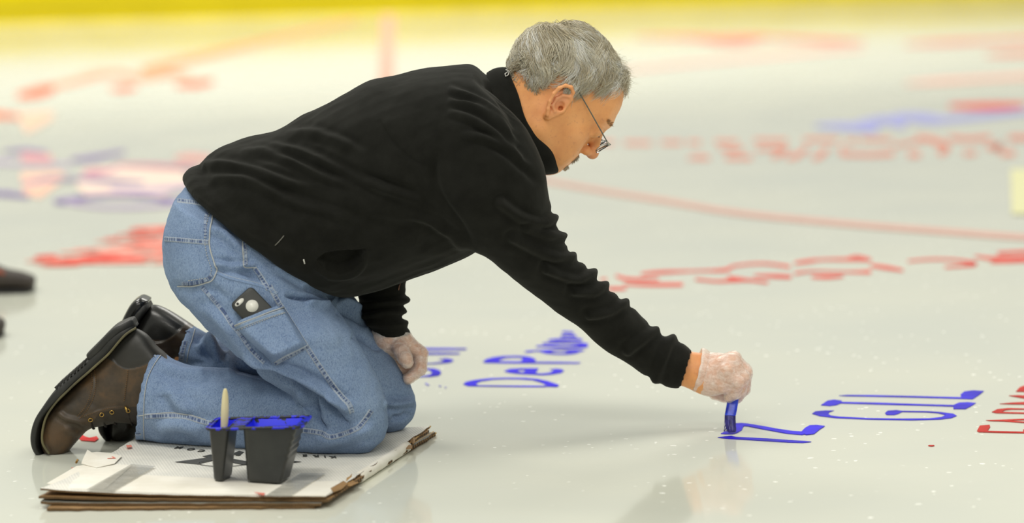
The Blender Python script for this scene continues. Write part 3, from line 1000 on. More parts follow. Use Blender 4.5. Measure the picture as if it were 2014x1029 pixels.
# right hand, gripping the brush; depths: little finger nearest the camera
HYr = 0.02
def rh(infl=0.0, h=0.0013, glove=False):
    lo, hi = cut_box(1320, 680, 1480, 800, -0.05, 0.09)
    v = Vol(lo, hi, h)
    q = lambda x, y, z: to(x, y, z)
    # palm / back of the hand
    d = sd_cap(v, q(1392, 737, 0.020), q(1432, 722, -0.004), 0.026, 0.0225)
    d = smin(d, sd_cap(v, q(1392, 737, 0.030), q(1436, 722, 0.036), 0.026, 0.0215), 0.02)
    d = smin(d, sd_cap(v, q(1395, 750, 0.012), q(1422, 752, -0.006), 0.020, 0.019), 0.02)
    if not glove:
        d = smin(d, sd_cap(v, q(1325, 714, 0.026), q(1396, 732, 0.022), 0.0268, 0.0268), 0.02)
        d = smin(d, sd_cap(v, q(1325, 726, 0.018), q(1388, 740, 0.018), 0.0235, 0.0235), 0.02)
    else:
        d = smin(d, sd_cap(v, q(1388, 728, 0.022), q(1398, 732, 0.022), 0.0275, 0.0275), 0.02)
    F4 = []
    # (knuckle, middle joint, end joint, tip)
    F4.append(([q(1428, 734, -0.020), q(1452, 752, -0.022), q(1446, 773, -0.008), q(1434, 782, 0.008)], [0.0110, 0.0098, 0.0088, 0.0075]))   # little
    F4.append(([q(1438, 716, -0.008), q(1461, 742, -0.010), q(1455, 770, 0.002), q(1440, 777, 0.018)], [0.0118, 0.0105, 0.0094, 0.0080]))   # ring
    F4.append(([q(1442, 709, 0.012), q(1466, 732, 0.012), q(1463, 765, 0.022), q(1449, 783, 0.030)], [0.0120, 0.0108, 0.0096, 0.0082]))     # middle
    F4.append(([q(1440, 710, 0.034), q(1464, 728, 0.040), q(1464, 758, 0.046), q(1448, 784, 0.046)], [0.0120, 0.0106, 0.0095, 0.0082]))     # index
    TH_ = ([q(1398, 752, 0.044), q(1408, 772, 0.052), q(1424, 778, 0.050), q(1441, 783, 0.046)], [0.0145, 0.0115, 0.0105, 0.0085])       # thumb
    d = fingers_union(v, d, F4 + [TH_], 0.009)
    # knuckle heads
    for p in (q(1430, 727, -0.026), q(1442, 708, -0.010), q(1445, 702, 0.012), q(1441, 704, 0.034)):
        d = smin(d, sd_ell(v, p, (0.0085, 0.0085, 0.0075)), 0.008)
    v.d = d - infl
    return v


# left hand, hanging loosely; thumb towards the camera
def lh(infl=0.0, h=0.0013, glove=False):
    lo, hi = cut_box(725, 620, 850, 765, -0.05, 0.11)
    v = Vol(lo, hi, h)
    q = lambda x, y, z: to(x, y, z - 0.03)
    d = sd_cap(v, q(770, 665, 0.060), q(797, 680, 0.078), 0.0240, 0.0175)
    d = smin(d, sd_cap(v, q(768, 662, 0.040), q(794, 674, 0.044), 0.0210, 0.0150), 0.02)
    d = smin(d, sd_cap(v, q(764, 672, 0.050), q(776, 690, 0.060), 0.0170, 0.0150), 0.02)
    if not glove:
        d = smin(d, sd_cap(v, q(756, 630, 0.055), q(767, 657, 0.055), 0.0200, 0.0258), 0.02)
    else:
        d = smin(d, sd_cap(v, q(766, 656, 0.055), q(768, 660, 0.055), 0.0285, 0.0270), 0.02)
    fs = [
        ([q(806, 678, 0.050), q(828, 695, 0.046), q(827, 726, 0.036), q(803, 745, 0.026)], [0.0120, 0.0104, 0.0096, 0.0084]),   # index
        ([q(806, 690, 0.066), q(822, 716, 0.062), q(800, 736, 0.050), q(774, 722, 0.046)], [0.0120, 0.0108, 0.0100, 0.0085]),   # middle
        ([q(798, 696, 0.082), q(808, 720, 0.080), q(788, 722, 0.066), q(771, 704, 0.060)], [0.0115, 0.0102, 0.0094, 0.0082]),   # ring
        ([q(788, 698, 0.096), q(794, 718, 0.092), q(780, 716, 0.080), q(768, 702, 0.076)], [0.0100, 0.0090, 0.0084, 0.0075]),   # little
        ([q(782, 672, 0.032), q(789, 690, 0.012), q(796, 703, 0.004), q(800, 712, 0.002)], [0.0145, 0.0118, 0.0116, 0.0098]),   # thumb
    ]
    d = fingers_union(v, d, fs, 0.005)
    v.d = d - infl
    return v


rv = rh(0.0); rhand = rv.mesh('rh')
lv = lh(0.0); lhand = lv.mesh('lh')

# ---------------- body core hidden in the clothes, limbs joined to torso
def core():
    v = Vol((-0.85, -0.42, 0.0), (0.35, 0.42, 0.85), 0.006)
    q = to
    Yt = -0.06
    d = sd_cap(v, q(470, 470, Yt), q(700, 360, Yt), 0.115, 0.115)
    d = smin(d, sd_cap(v, q(700, 370, Yt), q(890, 280, Yt), 0.105, 0.095), 0.05)
    d = smin(d, sd_cap(v, q(930, 260, Yt), q(1000, 262, Yt), 0.07, 0.05), 0.05)
    for path in ([(930, 290, -0.19), (1030, 480, -0.15), (1081, 534, -0.125), (1165, 605, -0.068), (1242, 666, -0.028), (1312, 711, 0.008), (1350, 728, 0.020)],
                 [(880, 320, 0.06), (770, 470, 0.09), (751, 567, 0.055), (752, 612, 0.038), (768, 649, 0.026)]):
        for a_, b_ in zip(path[:-1], path[1:]):
            d = smin(d, sd_cap(v, q(*a_), q(*b_), 0.020, 0.020), 0.003)
    for hip, kn, an, toe in (((430, 520, -0.15), (690, 815, -0.18), (300, 765, -0.03), (120, 850, -0.015)), ((450, 520, 0.02), (745, 780, 0.02), (340, 685, 0.105), (250, 820, 0.10))):
        d = smin(d, sd_cap(v, q(*hip), q(*kn), 0.070, 0.045), 0.04)
        d = smin(d, sd_cap(v, q(*kn), q(*an), 0.042, 0.022), 0.02)
        d = smin(d, sd_cap(v, q(*an), q(*toe), 0.018, 0.014), 0.02)
    v.d = d
    return v


cv = core()
corem = cv.mesh('core')
# join into one body
parts = [head, rhand, lhand, corem]
V = []; Q = []; T = []; off = 0
for o in parts:
    co = get_co(o); V.append(co)
    for p in o.data.polygons:
        vs = [off + i for i in p.vertices]
        (Q if len(vs) == 4 else T).append(vs)
    off += len(co)
nh = len(get_co(head))
for o in parts: bpy.data.objects.remove(o)
person = np_mesh('person', np.concatenate(V), np.array(Q, dtype=np.int32), np.array(T, dtype=np.int32) if T else None, SKIN)
# origin of the figure on the cardboard between the knees
org = Vector((float(P(650, 880, -0.06).x), -0.06, 0.0))
person.data.transform(Matrix.Translation(-org)); person.location = org
tag(person, 'kneeling grey-haired person in black fleece and blue jeans, painting the ice with a brush', 'person')
# lips, eyelids and ear tinted a little redder (where skin really is redder)
co = get_co(person) + np.array(org)
loc = (co - HO) @ HR
tint = np.zeros((len(co), 4), np.float32)
def blob(c, r, col, a):
    q = np.sqrt((((np.stack([loc[:, 0], np.abs(loc[:, 1]), loc[:, 2]], 1) - np.array(c)) / np.array(r)) ** 2).sum(1))
    w = np.clip(1.3 - q, 0, 1) * a
    m = w > tint[:, 3]
    tint[m, :3] = col; tint[m, 3] = w[m]
blob((0.083, 0, -0.056), (0.012, 0.020, 0.007), (0.50, 0.17, 0.11), 0.75)
blob((0.100, 0, -0.020), (0.020, 0.016, 0.014), (0.60, 0.20, 0.12), 0.6)
blob((-0.012, 0.080, 0.004), (0.018, 0.012, 0.034), (0.66, 0.27, 0.16), 0.6)
blob((0.055, 0.045, -0.02), (0.02, 0.02, 0.02), (0.66, 0.29, 0.16), 0.4)
at = person.data.color_attributes.new('tint', 'FLOAT_COLOR', 'POINT')
at.data.foreach_set('color', tint.ravel())

# gloves: thin skins just outside the hands
def glove(name, vol, cuff):
    o = vol.mesh(name, GLOVE)
    co = get_co(o); no = get_no(o)
    noi = np.array([noise.noise(Vector(c) * 85.0) + 0.5 * noise.noise(Vector(c) * 190.0) for c in co])
    wr = np.array([abs(noise.noise(Vector((c[0] * 70, c[1] * 70, c[2] * 70 + 5)))) for c in co])
    set_co(o, co + no * (0.0003 * noi + 0.0009 * np.maximum(0, 0.10 - wr) * 10)[:, None])
    # open at the wrist
    pp = proj(get_co(o))
    bm = bmesh.new(); bm.from_mesh(o.data); bm.verts.ensure_lookup_table()
    kill = [bm.verts[i] for i in range(len(pp)) if cuff(pp[i])]
    bmesh.ops.delete(bm, geom=kill, context='VERTS')
    bm.to_mesh(o.data); bm.free()
    adopt(o, person)
    return o


rg = glove('glove', rh(0.0019, 0.0013, True), lambda p: p[0] < 1384 + (745 - p[1]) * 0.22)
lg = glove('glove', lh(0.0018, 0.0013, True), lambda p: p[1] < 650 + (p[0] - 768) * 0.10)


def cuff_ring(ring, parent, wid, flare):
    """crumpled rolled cuff of a thin glove: ring = list of (centre point, outward vec)"""
    mb = MB(); n = len(ring)
    V, Fc = [], []
    prof = [(0.0, 0.0), (0.25, 0.7), (0.5, 0.9), (0.8, 1.1), (1.0, 0.75), (0.9, 0.45), (0.7, 0.55)]
    for k, (p, o_, ax) in enumerate(ring):
        w = 1 + 0.35 * math.sin(k * 2.1) + 0.25 * math.sin(k * 3.7 + 1)
        for (s, f) in prof:
            V.append(p + ax * (wid * s * (0.8 + 0.2 * w)) + o_ * (flare * f * w))
    m = len(prof)
    for k in range(n):
        k2 = (k + 1) % n
        for j in range(m - 1):
            Fc.append((k * m + j, k * m + j + 1, k2 * m + j + 1, k2 * m + j))
    o = mesh_obj('cuff', V, Fc, GLOVE, parent)
    subdiv(o, 1)
    return o


def ring_pts(c0, c1, ry, n=28):
    """c0,c1 pixel ends of the ring in the picture plane, ry depth half-width"""
    A = Vector(to(*c0)); B = Vector(to(*c1))
    c = (A + B) / 2; u = (A - B) / 2
    ax = u.cross(Vector((0, 1, 0))).normalized()
    out = []
    for k in range(n):
        a = 2 * math.pi * k / n
        o_ = u * math.cos(a) + Vector((0, ry, 0)) * math.sin(a)
        out.append((c + o_, o_.normalized(), ax))
    return out


r1 = ring_pts((1397, 694, 0.022), (1379, 768, 0.022), 0.036)
ax_ = r1[0][2]
s_ = 1 if ax_.x < 0 else -1
cuff_ring([(p, o, a * s_) for p, o, a in r1], rg, 0.017, 0.0050)
r2 = ring_pts((745, 658, 0.025), (794, 661, 0.025), 0.029)
s_ = 1 if r2[0][2].z > 0 else -1
cuff_ring([(p, o, a * s_) for p, o, a in r2], lg, 0.008, 0.0022)
# ---------------- jacket
JYc = -0.06
torso = [
    (364, 358, 632, 556, JYc, 0.150), (361, 345, 658, 576, JYc, 0.180), (374, 331, 690, 581, JYc, 0.194), (396, 325, 715, 580, JYc, 0.196), (407, 307, 738, 575, JYc, 0.198), (430, 289, 762, 568, JYc, 0.200), (470, 274, 790, 556, JYc, 0.200),
    (540, 257, 830, 541, JYc, 0.200), (606, 222, 868, 528, JYc, 0.203), (668, 188, 903, 512, JYc, 0.208), (720, 161, 938, 492, JYc, 0.214), (775, 147, 980, 455, JYc, 0.222),
    (832, 134, 1025, 420, JYc, 0.225), (885, 128, 1055, 388, JYc, 0.205), (928, 127, 1066, 362, JYc, 0.165), (950, 142, 1066, 345, JYc, 0.115), (962, 150, 1060, 330, JYc, 0.09)]
nsl = [
    (905, 185, 850, 400, -0.175, 0.07), (970, 195, 862, 430, -0.205, 0.085), (1034, 255, 880, 458, -0.21, 0.088), (1068, 325, 905, 480, -0.20, 0.085), (1082, 392, 945, 502, -0.185, 0.078),
    (1100, 445, 985, 530, -0.160, 0.070), (1128, 500, 1035, 568, -0.130, 0.062), (1160, 530, 1085, 605, -0.100, 0.056), (1195, 566, 1135, 643, -0.070, 0.052),
    (1232, 594, 1180, 680, -0.045, 0.050), (1262, 624, 1222, 709, -0.020, 0.048), (1298, 652, 1262, 735, 0.000, 0.046), (1332, 666, 1300, 756, 0.013, 0.044), (1357, 688, 1332, 763, 0.020, 0.0415),
    (1358, 692, 1336, 760, 0.020, 0.038), (1346, 694, 1326, 752, 0.018, 0.034), (1330, 690, 1312, 742, 0.015, 0.028)]
fsl = [
    (960, 230, 840, 330, 0.055, 0.08), (930, 330, 800, 380, 0.080, 0.075), (850, 450, 730, 440, 0.095, 0.07), (815, 520, 708, 520, 0.080, 0.062), (798, 560, 704, 575, 0.055, 0.056), (801, 592, 704, 612, 0.040, 0.052),
    (793, 620, 712, 632, 0.032, 0.048), (803, 646, 733, 652, 0.026, 0.044), (806, 660, 738, 660, 0.025, 0.042), (798, 656, 744, 656, 0.025, 0.036), (788, 640, 742, 640, 0.025, 0.030)]
v = Vol((-0.62, -0.34, 0.04), (0.36, 0.26, 0.80), 0.004)
d = vol_loft(v, torso)
d = smin(d, vol_loft(v, nsl), 0.030)
d = smin(d, vol_loft(v, fsl), 0.022)
v.d = d
jacket = v.mesh('jacket', FLEECE)
smooth_mesh(jacket, 2, 0.5)
subdiv(jacket, 1)
jf = [
    # long drag folds from the hem across the side
    ([(380, 330), (430, 322), (480, 330), (540, 352), (620, 372)], 0.007, 9, 'w'),
    ([(405, 352), (450, 348), (500, 360), (560, 392), (640, 415), (720, 440)], 0.007, 10, 'w'),
    ([(470, 298), (520, 300), (580, 320), (640, 350), (700, 368)], 0.006, 8, 'w'),
    ([(500, 288), (560, 292), (610, 305), (680, 340), (760, 372), (840, 398)], 0.007, 9, 'w'),
    ([(560, 262), (610, 260), (660, 275), (720, 305)], 0.005, 9, 'w'),
    ([(540, 375), (600, 400), (680, 425), (760, 440), (850, 455)], 0.006, 12, 'd'),
    ([(470, 400), (520, 440), (570, 480), (610, 510)], 0.005, 12, 'd'),
    ([(640, 330), (700, 345), (760, 360), (820, 385), (880, 430)], 0.005, 10, 'd'),
    ([(745, 235), (775, 280), (805, 310), (840, 330)], 0.004, 7, 'v'),
    ([(820, 470), (860, 480), (905, 470)], 0.006, 16, 'd'),
    # fan of folds at the shoulder blade / neck
    ([(880, 175), (930, 190), (975, 220), (1010, 260)], 0.006, 7, 'w'),
    ([(880, 198), (940, 212), (985, 245), (1020, 290)], 0.007, 7, 'w'),
    ([(880, 220), (935, 240), (985, 270), (1030, 310)], 0.006, 7, 'w'),
    ([(930, 150), (965, 175), (1000, 215), (1022, 262)], 0.007, 7, 'd'),
    ([(962, 150), (985, 180), (1008, 215)], 0.006, 6, 'w'),
    ([(905, 265), (960, 275), (1000, 295), (1040, 330)], 0.006, 8, 'w'),
    ([(960, 285), (1000, 305), (1035, 335), (1060, 365)], 0.006, 8, 'd'),
    # armhole seam
    ([(935, 492), (900, 440), (870, 395), (855, 350), (860, 290)], 0.008, 9, 'd'),
    ([(920, 497), (890, 470), (850, 440), (800, 420)], 0.006, 9, 'w'),
    # sleeve bunching
    ([(1088, 430), (1060, 440), (1020, 425), (985, 400)], 0.008, 9, 'w', 'full'),
    ([(1108, 465), (1075, 462), (1040, 450)], 0.007, 8, 'w', 'full'),
    ([(1125, 505), (1090, 505), (1050, 490), (1010, 470)], 0.008, 9, 'w', 'full'),
    ([(1170, 535), (1140, 550), (1110, 545), (1075, 530)], 0.008, 8, 'w', 'full'),
    ([(1192, 560), (1165, 575), (1130, 575)], 0.007, 8, 'w', 'full'),
    ([(1230, 595), (1200, 615), (1160, 620)], 0.006, 8, 'w', 'full'),
    ([(1290, 650), (1262, 668), (1235, 690)], 0.006, 9, 'w', 'full'),
    ([(1325, 662), (1306, 700), (1290, 745)], 0.005, 9, 'w', 'full'),
    # belly and pocket
    ([(612, 512), (626, 532), (655, 548), (688, 545), (712, 524), (724, 490)], 0.004, 5, 'r'),
    ([(722, 490), (690, 492), (650, 495)], 0.004, 5, 'r'),
    ([(650, 560), (700, 563), (760, 550), (840, 525), (900, 500)], 0.005, 14, 'd'),
    # far sleeve crumples
    ([(712, 600), (750, 596), (800, 590)], 0.005, 7, 'w', 'full'),
    ([(715, 624), (755, 614), (795, 612)], 0.005, 6, 'w', 'full'),
    ([(725, 636), (765, 642), (802, 634)], 0.004, 6, 'w', 'full'),
    ([(366, 366), (420, 408), (480, 452), (545, 490)], 0.003, 5, 's'),
]
folds(jacket, jf)
# pocket mouth: the cloth inside the curved lip is sunken
pm = np.array([(622, 512), (640, 498), (680, 492), (721, 488), (712, 512), (694, 532), (668, 541), (642, 532)], float)
co_ = get_co(jacket).astype(float); no_ = get_no(jacket); pp_ = proj(co_)
ins = np.zeros(len(pp_), bool); dm = np.full(len(pp_), 1e9)
for i_ in range(len(pm)):
    p1, p2 = pm[i_], pm[(i_ + 1) % len(pm)]
    ins ^= ((p1[1] > pp_[:, 1]) != (p2[1] > pp_[:, 1])) & (pp_[:, 0] < (p2[0] - p1[0]) * (pp_[:, 1] - p1[1]) / (p2[1] - p1[1] + 1e-9) + p1[0])
    t_ = np.clip(((pp_ - p1) @ (p2 - p1)) / ((p2 - p1) @ (p2 - p1)), 0, 1)
    dm = np.minimum(dm, np.linalg.norm(pp_ - p1 - t_[:, None] * (p2 - p1), axis=1))
fr_ = (no_ @ np.array([0, -1.0, 0.15])) > 0.1
set_co(jacket, co_ - no_ * (0.020 * np.clip(dm / 7, 0, 1) * (ins & fr_))[:, None])
noise_disp(jacket, 0.0032, 16, 3.1)
noise_disp(jacket, 0.0007, 45, 9.1)
adopt(jacket, person)

# stand-up collar: a thick tube of fleece around the neck
cst = [  # inner/outer rings follow the neck line;  (back edge px, front edge px, Y, half-depth)
    (958, 144, 1066, 344, JYc, 0.092), (970, 137, 1082, 345, JYc, 0.084), (982, 134, 1098, 342, JYc, 0.080), (994, 134, 1106, 334, JYc, 0.078), (1002, 137, 1108, 322, JYc, 0.076),
    (1006, 144, 1104, 310, JYc, 0.072), (1000, 152, 1092, 306, JYc, 0.066), (985, 165, 1074, 306, JYc, 0.062), (968, 180, 1060, 310, JYc, 0.06)]
n = 48
s = catmull([tuple(c) for c in cst], 4)
V = []
for i, (ax, ay, bx, by, Y, hd_) in enumerate(s):
    A = to(ax, ay, Y); B = to(bx, by, Y); c = (A + B) / 2; u = (A - B) / 2
    tt_ = i / (len(s) - 1)
    for k in range(n):
        a = 2 * math.pi * k / n
        p = c + u * math.cos(a) + np.array([0, hd_, 0]) * math.sin(a)
        # the near edge of the collar dips: the neckline bows towards the shoulder
        w = max(0, -math.sin(a)) ** 1.5
        bow = to(1000, 250, Y) - to(1022, 232, Y)
        p = p + bow * w * (0.55 + 0.15 * math.sin(3 * a)) * 1.0
        p = p + np.array([math.sin(5 * a), 0, math.cos(4 * a)]) * 0.0018
        V.append(p)
Fc = [(i * n + k, i * n + (k + 1) % n, (i + 1) * n + (k + 1) % n, (i + 1) * n + k) for i in range(len(s) - 1) for k in range(n)]
collar = mesh_obj('collar', V, Fc, FLEECE, jacket)
fix_normals(collar)
subdiv(collar, 1)
jd = Drape([jacket, collar])


def on(drape, px, py, off):
    loc, n_ = drape.hit(px, py)
    if loc is None: return None, None
    return loc + n_ * off, n_


# white thread loop at the nape, hem label, zip pull of the pocket
WTHREAD = plain('white_thread', srgb(206, 204, 196), 0.8)
pts = [on(jd, x, y, 0.003)[0] for x, y in ((994, 140), (1000, 143), (999, 150), (994, 153), (993, 148), (998, 144))]
pts = [p for p in pts if p is not None]
if len(pts) > 3:
    V, Fc = tube(pts, 0.0009, 6); mesh_obj('hanging_loop', V, Fc, WTHREAD, collar)
pts = [p for p in (on(jd, x, y, 0.0012)[0] for x, y in ((541, 483), (548, 476), (555, 468), (559, 463))) if p is not None]
V, Fc = tube(pts, 0.0008, 6); mesh_obj('hem_label', V, Fc, plain('label_grey', srgb(112, 110, 102), 0.8), jacket)
pts = [p for p in (on(jd, x, y, 0.0012)[0] for x, y in ((597, 510), (598, 514), (599, 518))) if p is not None]
if len(pts) > 1:
    V, Fc = tube(pts, 0.0012, 6); mesh_obj('cord_end', V, Fc, WTHREAD, jacket)
pts = [p for p in (on(jd, x, y, 0.002)[0] for x, y in ((785, 559), (783, 565), (782, 571))) if p is not None]
if len(pts) > 1:
    V, Fc = tube(pts, 0.0011, 6); mesh_obj('zip_pull', V, Fc, plain('copper', srgb(150, 110, 90), 0.5, 0.6), jacket)

# ---------------- jeans
NY = -0.180   # near leg depth
pelvis = [(380, 352, 600, 505, JYc, 0.135), (360, 374, 618, 535, JYc, 0.162), (340, 402, 632, 560, JYc, 0.178), (327, 446, 640, 580, JYc, 0.186), (323, 482, 642, 596, JYc, 0.188),
          (328, 530, 636, 610, JYc, 0.182), (350, 572, 615, 625, JYc, 0.160), (395, 610, 590, 630, JYc, 0.11)]
nth = [(345, 400, 600, 520, -0.14, 0.085), (326, 470, 632, 566, -0.15, 0.096), (332, 530, 645, 590, -0.155, 0.100), (352, 574, 664, 612, -0.157, 0.100), (384, 618, 690, 650, NY, 0.097),
       (420, 655, 708, 682, NY, 0.094), (465, 700, 722, 706, NY, 0.090), (520, 745, 740, 738, NY, 0.085), (575, 775, 755, 772, NY, 0.080), (620, 815, 763, 805, NY, 0.076),
       (650, 850, 764, 836, NY, 0.070), (676, 880, 755, 862, NY, 0.058), (700, 892, 735, 884, NY, 0.030)]
nsh = [(740, 800, 745, 868, NY, 0.045), (700, 770, 712, 892, NY, 0.064), (650, 765, 660, 894, NY, 0.068), (600, 762, 600, 892, -0.162, 0.064), (545, 746, 545, 888, -0.138, 0.064), (480, 728, 475, 883, -0.104, 0.066),
       (420, 724, 412, 879, -0.082, 0.069), (370, 718, 358, 875, -0.062, 0.070), (335, 706, 320, 870, -0.045, 0.071), (310, 691, 290, 866, -0.034, 0.072), (300, 690, 268, 866, -0.028, 0.072),
       (299, 696, 268, 860, -0.028, 0.067), (312, 706, 284, 856, -0.032, 0.062), (335, 720, 310, 850, -0.04, 0.055)]
FYk = 0.020
fth = [(400, 430, 590, 520, 0.02, 0.085), (420, 520, 650, 560, 0.02, 0.09), (470, 590, 698, 585, 0.02, 0.09), (530, 650, 727, 640, FYk, 0.088), (590, 705, 765, 692, FYk, 0.084), (635, 750, 800, 745, FYk, 0.08),
       (670, 785, 816, 780, FYk, 0.076), (700, 815, 818, 802, FYk, 0.070), (725, 838, 808, 826, FYk, 0.058), (748, 850, 785, 844, FYk, 0.030)]
fsh = [(780, 760, 790, 840, FYk, 0.05), (720, 725, 730, 851, FYk, 0.064), (640, 700, 640, 850, 0.032, 0.068), (560, 695, 545, 830, 0.05, 0.068), (490, 684, 470, 790, 0.068, 0.066), (440, 668, 422, 755, 0.082, 0.062),
       (405, 655, 385, 735, 0.095, 0.060), (374, 640, 352, 714, 0.100, 0.058), (372, 642, 352, 710, 0.100, 0.053), (385, 655, 368, 706, 0.10, 0.048), (410, 668, 395, 710, 0.095, 0.04)]
v = Vol((-0.72, -0.30, 0.0), (-0.10, 0.20, 0.56), 0.004)
d = vol_loft(v, pelvis)
d = smin(d, vol_loft(v, nth), 0.028)
d = smin(d, vol_loft(v, fth), 0.022)
d2 = smin(vol_loft(v, nsh), 1.0, 0)
d = smin(d, d2, 0.003)
d = smin(d, vol_loft(v, fsh), 0.010)
v.d = d
jeans = v.mesh('jeans', DENIM)
smooth_mesh(jeans, 4, 0.5)
subdiv(jeans, 1)
kf = [
    # fold under the jacket hem over the lap
    ([(600, 560), (640, 578), (655, 590)], 0.006, 7, 'd'),
    ([(540, 520), (580, 535), (620, 560)], 0.005, 10, 'w'),
    ([(560, 582), (600, 586), (645, 588)], 0.008, 4, 'v'), ([(600, 597), (625, 592), (650, 600)], 0.005, 7, 'r'),
    ([(430, 520), (470, 528), (530, 560)], 0.005, 9, 'd'),
    ([(410, 450), (440, 460), (480, 500)], 0.004, 9, 'w'),
    ([(420, 520), (470, 525), (505, 522)], 0.005, 7, 'w'),
    # buttock / seat
    ([(335, 560), (370, 570), (410, 566), (450, 590)], 0.004, 10, 'd'),
    # back of the thigh tension
    ([(400, 600), (440, 640), (480, 690), (540, 740)], 0.004, 12, 'w'),
    # crease between thigh and calf
    ([(470, 722), (520, 728), (565, 748), (600, 768), (640, 800)], 0.016, 6, 'v', 'full'),
    ([(480, 700), (540, 728), (600, 752), (650, 782), (690, 808)], 0.007, 10, 'w'),
    ([(570, 745), (600, 775), (640, 805), (672, 835)], 0.008, 6, 'v'),
    ([(600, 765), (612, 795), (625, 825), (640, 848)], 0.008, 6, 'v'),
    ([(618, 778), (645, 800), (668, 825), (688, 838)], 0.007, 5, 'v'),
    ([(585, 770), (600, 800), (612, 830)], 0.005, 8, 'r'),
    ([(640, 775), (665, 795), (690, 815)], 0.005, 8, 'r'),
    # calf
    ([(300, 700), (330, 722), (370, 732), (420, 730)], 0.004, 10, 'w'),
    ([(330, 760), (350, 790), (370, 815)], 0.004, 14, 'w'),
    ([(400, 735), (420, 742), (450, 735)], 0.002, 10, 'd'),
    ([(290, 815), (340, 816), (400, 830), (470, 835)], 0.004, 12, 's'),
    ([(310, 850), (350, 835), (400, 850)], 0.004, 12, 'w'),
    ([(620, 870), (680, 860), (740, 840)], 0.004, 14, 'w'),
    # far leg
    ([(660, 612), (690, 620), (725, 640)], 0.006, 7, 'v'), ([(690, 660), (720, 668), (750, 690)], 0.006, 7, 'v'), ([(665, 590), (690, 596), (712, 612)], 0.005, 8, 'w'),
    ([(755, 792), (785, 795), (815, 788)], 0.004, 8, 'w'), ([(770, 822), (790, 822), (808, 812)], 0.004, 6, 'd'),
    ([(385, 690), (410, 680), (440, 700)], 0.008, 10, 'w'), ([(400, 660), (420, 690), (428, 715)], 0.007, 9, 'w'),
]
folds(jeans, [(p_[0], p_[1] * (2.4 if p_[3] == 'v' else 1.9)) + tuple(p_[2:]) for p_ in kf])
noise_disp(jeans, 0.0030, 18, 1.7)
noise_disp(jeans, 0.0012, 60, 4.7)
co_ = get_co(jeans); co_[:, 2] = np.maximum(co_[:, 2], 0.0190); set_co(jeans, co_)
adopt(jeans, person)
kd = Drape([jeans])
alld = Drape([jeans, jacket])

# seams: raised bands draped on the cloth, with their rope-like fading, and thread lines
LT, MD, DK, TH1 = srgb(146, 160, 182), srgb(112, 134, 168), srgb(78, 95, 132), srgb(158, 168, 182)


def band(name, pts, wpx, parent=None, rungs=True, edge=(True, True), off=0.0012, drape=None, base=MD):
    drape = drape or kd
    parent = parent or jeans
    p = resample(pts, 1.6)
    rows = []
    for i in range(len(p)):
        t = p[min(i + 1, len(p) - 1)] - p[max(i - 1, 0)]
        t = t / max(np.hypot(*t), 1e-6)
        nn = np.array([-t[1], t[0]])
        row = []
        for j in range(7):
            f = (j / 6 - 0.5) * 2
            q = p[i] + nn * f * wpx / 2
            loc, nr = drape.hit(q[0], q[1])
            if loc is None: row = None; break
            h = off * (1.0 - 0.15 * abs(f)) + (0.0007 if j in (1, 5) else 0) - (0.0022 if j in (0, 6) else 0)
            if rungs: h += 0.0005 * math.sin(i * 2.1 + 1.3 * math.sin(i * 0.5))
            row.append((loc + nr * h))
        if row is not None and rows and rows[-1] is not None and (row[3] - rows[-1][3]).length > 0.012: row = None
        rows.append(row)
    V, Fc, Cc = [], [], []
    prev = None
    k = 0; dark = 0
    for i, row in enumerate(rows):
        if row is None: prev = None; continue
        b = len(V)
        V += row
        if rungs:
            if random.random() < 0.5: dark = 1 - dark
        for j in range(7):
            if j in (0, 1) and edge[0]: c = TH1
            elif j in (5, 6) and edge[1]: c = TH1
            elif rungs: c = DK if dark else LT
            else: c = base
            g = random.uniform(0.85, 1.12)
            Cc.append(tuple(x * g for x in c))
        if prev is not None:
            for j in range(6):
                Fc.append((prev + j, prev + j + 1, b + j + 1, b + j))
        prev = b
    if not Fc: return None
    o = mesh_obj(name, V, Fc, SEAM, parent)
    at = o.data.color_attributes.new('tint', 'FLOAT_COLOR', 'POINT')
    at.data.foreach_set('color', np.array([list(c) + [1.0] for c in Cc], dtype=np.float32).ravel())
    return o


def thread(name, pts, parent=None, col=None, r=0.0006, off=0.001, dash=True, drape=None, step=1.3):
    drape = drape or kd
    p = resample(pts, step)
    mb = MB(); cur = []
    def flush():
        if len(cur) >= 2: mb.add(tube(cur, r, 5))
    for i, q in enumerate(p):
        loc, nr = drape.hit(q[0], q[1])
        if loc is None or (dash and i % 4 == 3):
            flush(); cur = []; continue
        if cur and (loc + nr * off - cur[-1]).length > 0.01: flush(); cur = []
        cur.append(loc + nr * off)
    flush()
    if mb.V: return mb.build(name, col or THREAD, parent or jeans)


THREAD = plain('thread_pale', srgb(176, 178, 176), 0.85)
# back yoke / waistband seam
band('yoke_seam', [(344, 394), (362, 396), (385, 399), (412, 404)], 9, rungs=True)
# back pocket: hem band, side seam, bottom
pocket = band('back_pocket', [(324, 470), (350, 472), (385, 475), (410, 477)], 11)
thread('pocket_stitching', [(424, 408), (418, 425), (414, 450), (412, 478), (416, 500), (424, 522), (427, 530), (419, 550), (404, 556), (380, 562), (350, 563)], r=0.0012, dash=False, off=0.0014)
thread('pocket_stitching', [(415, 410), (409, 430), (405, 450), (403, 475), (407, 500), (414, 522), (416, 532), (410, 545), (398, 548), (370, 552)], r=0.0007)
band('pocket_corner', [(404, 468), (404, 430), (410, 416)], 7, edge=(False, False))
band('pocket_bottom', [(358, 558), (380, 557), (405, 551), (417, 540)], 8, edge=(False, False))
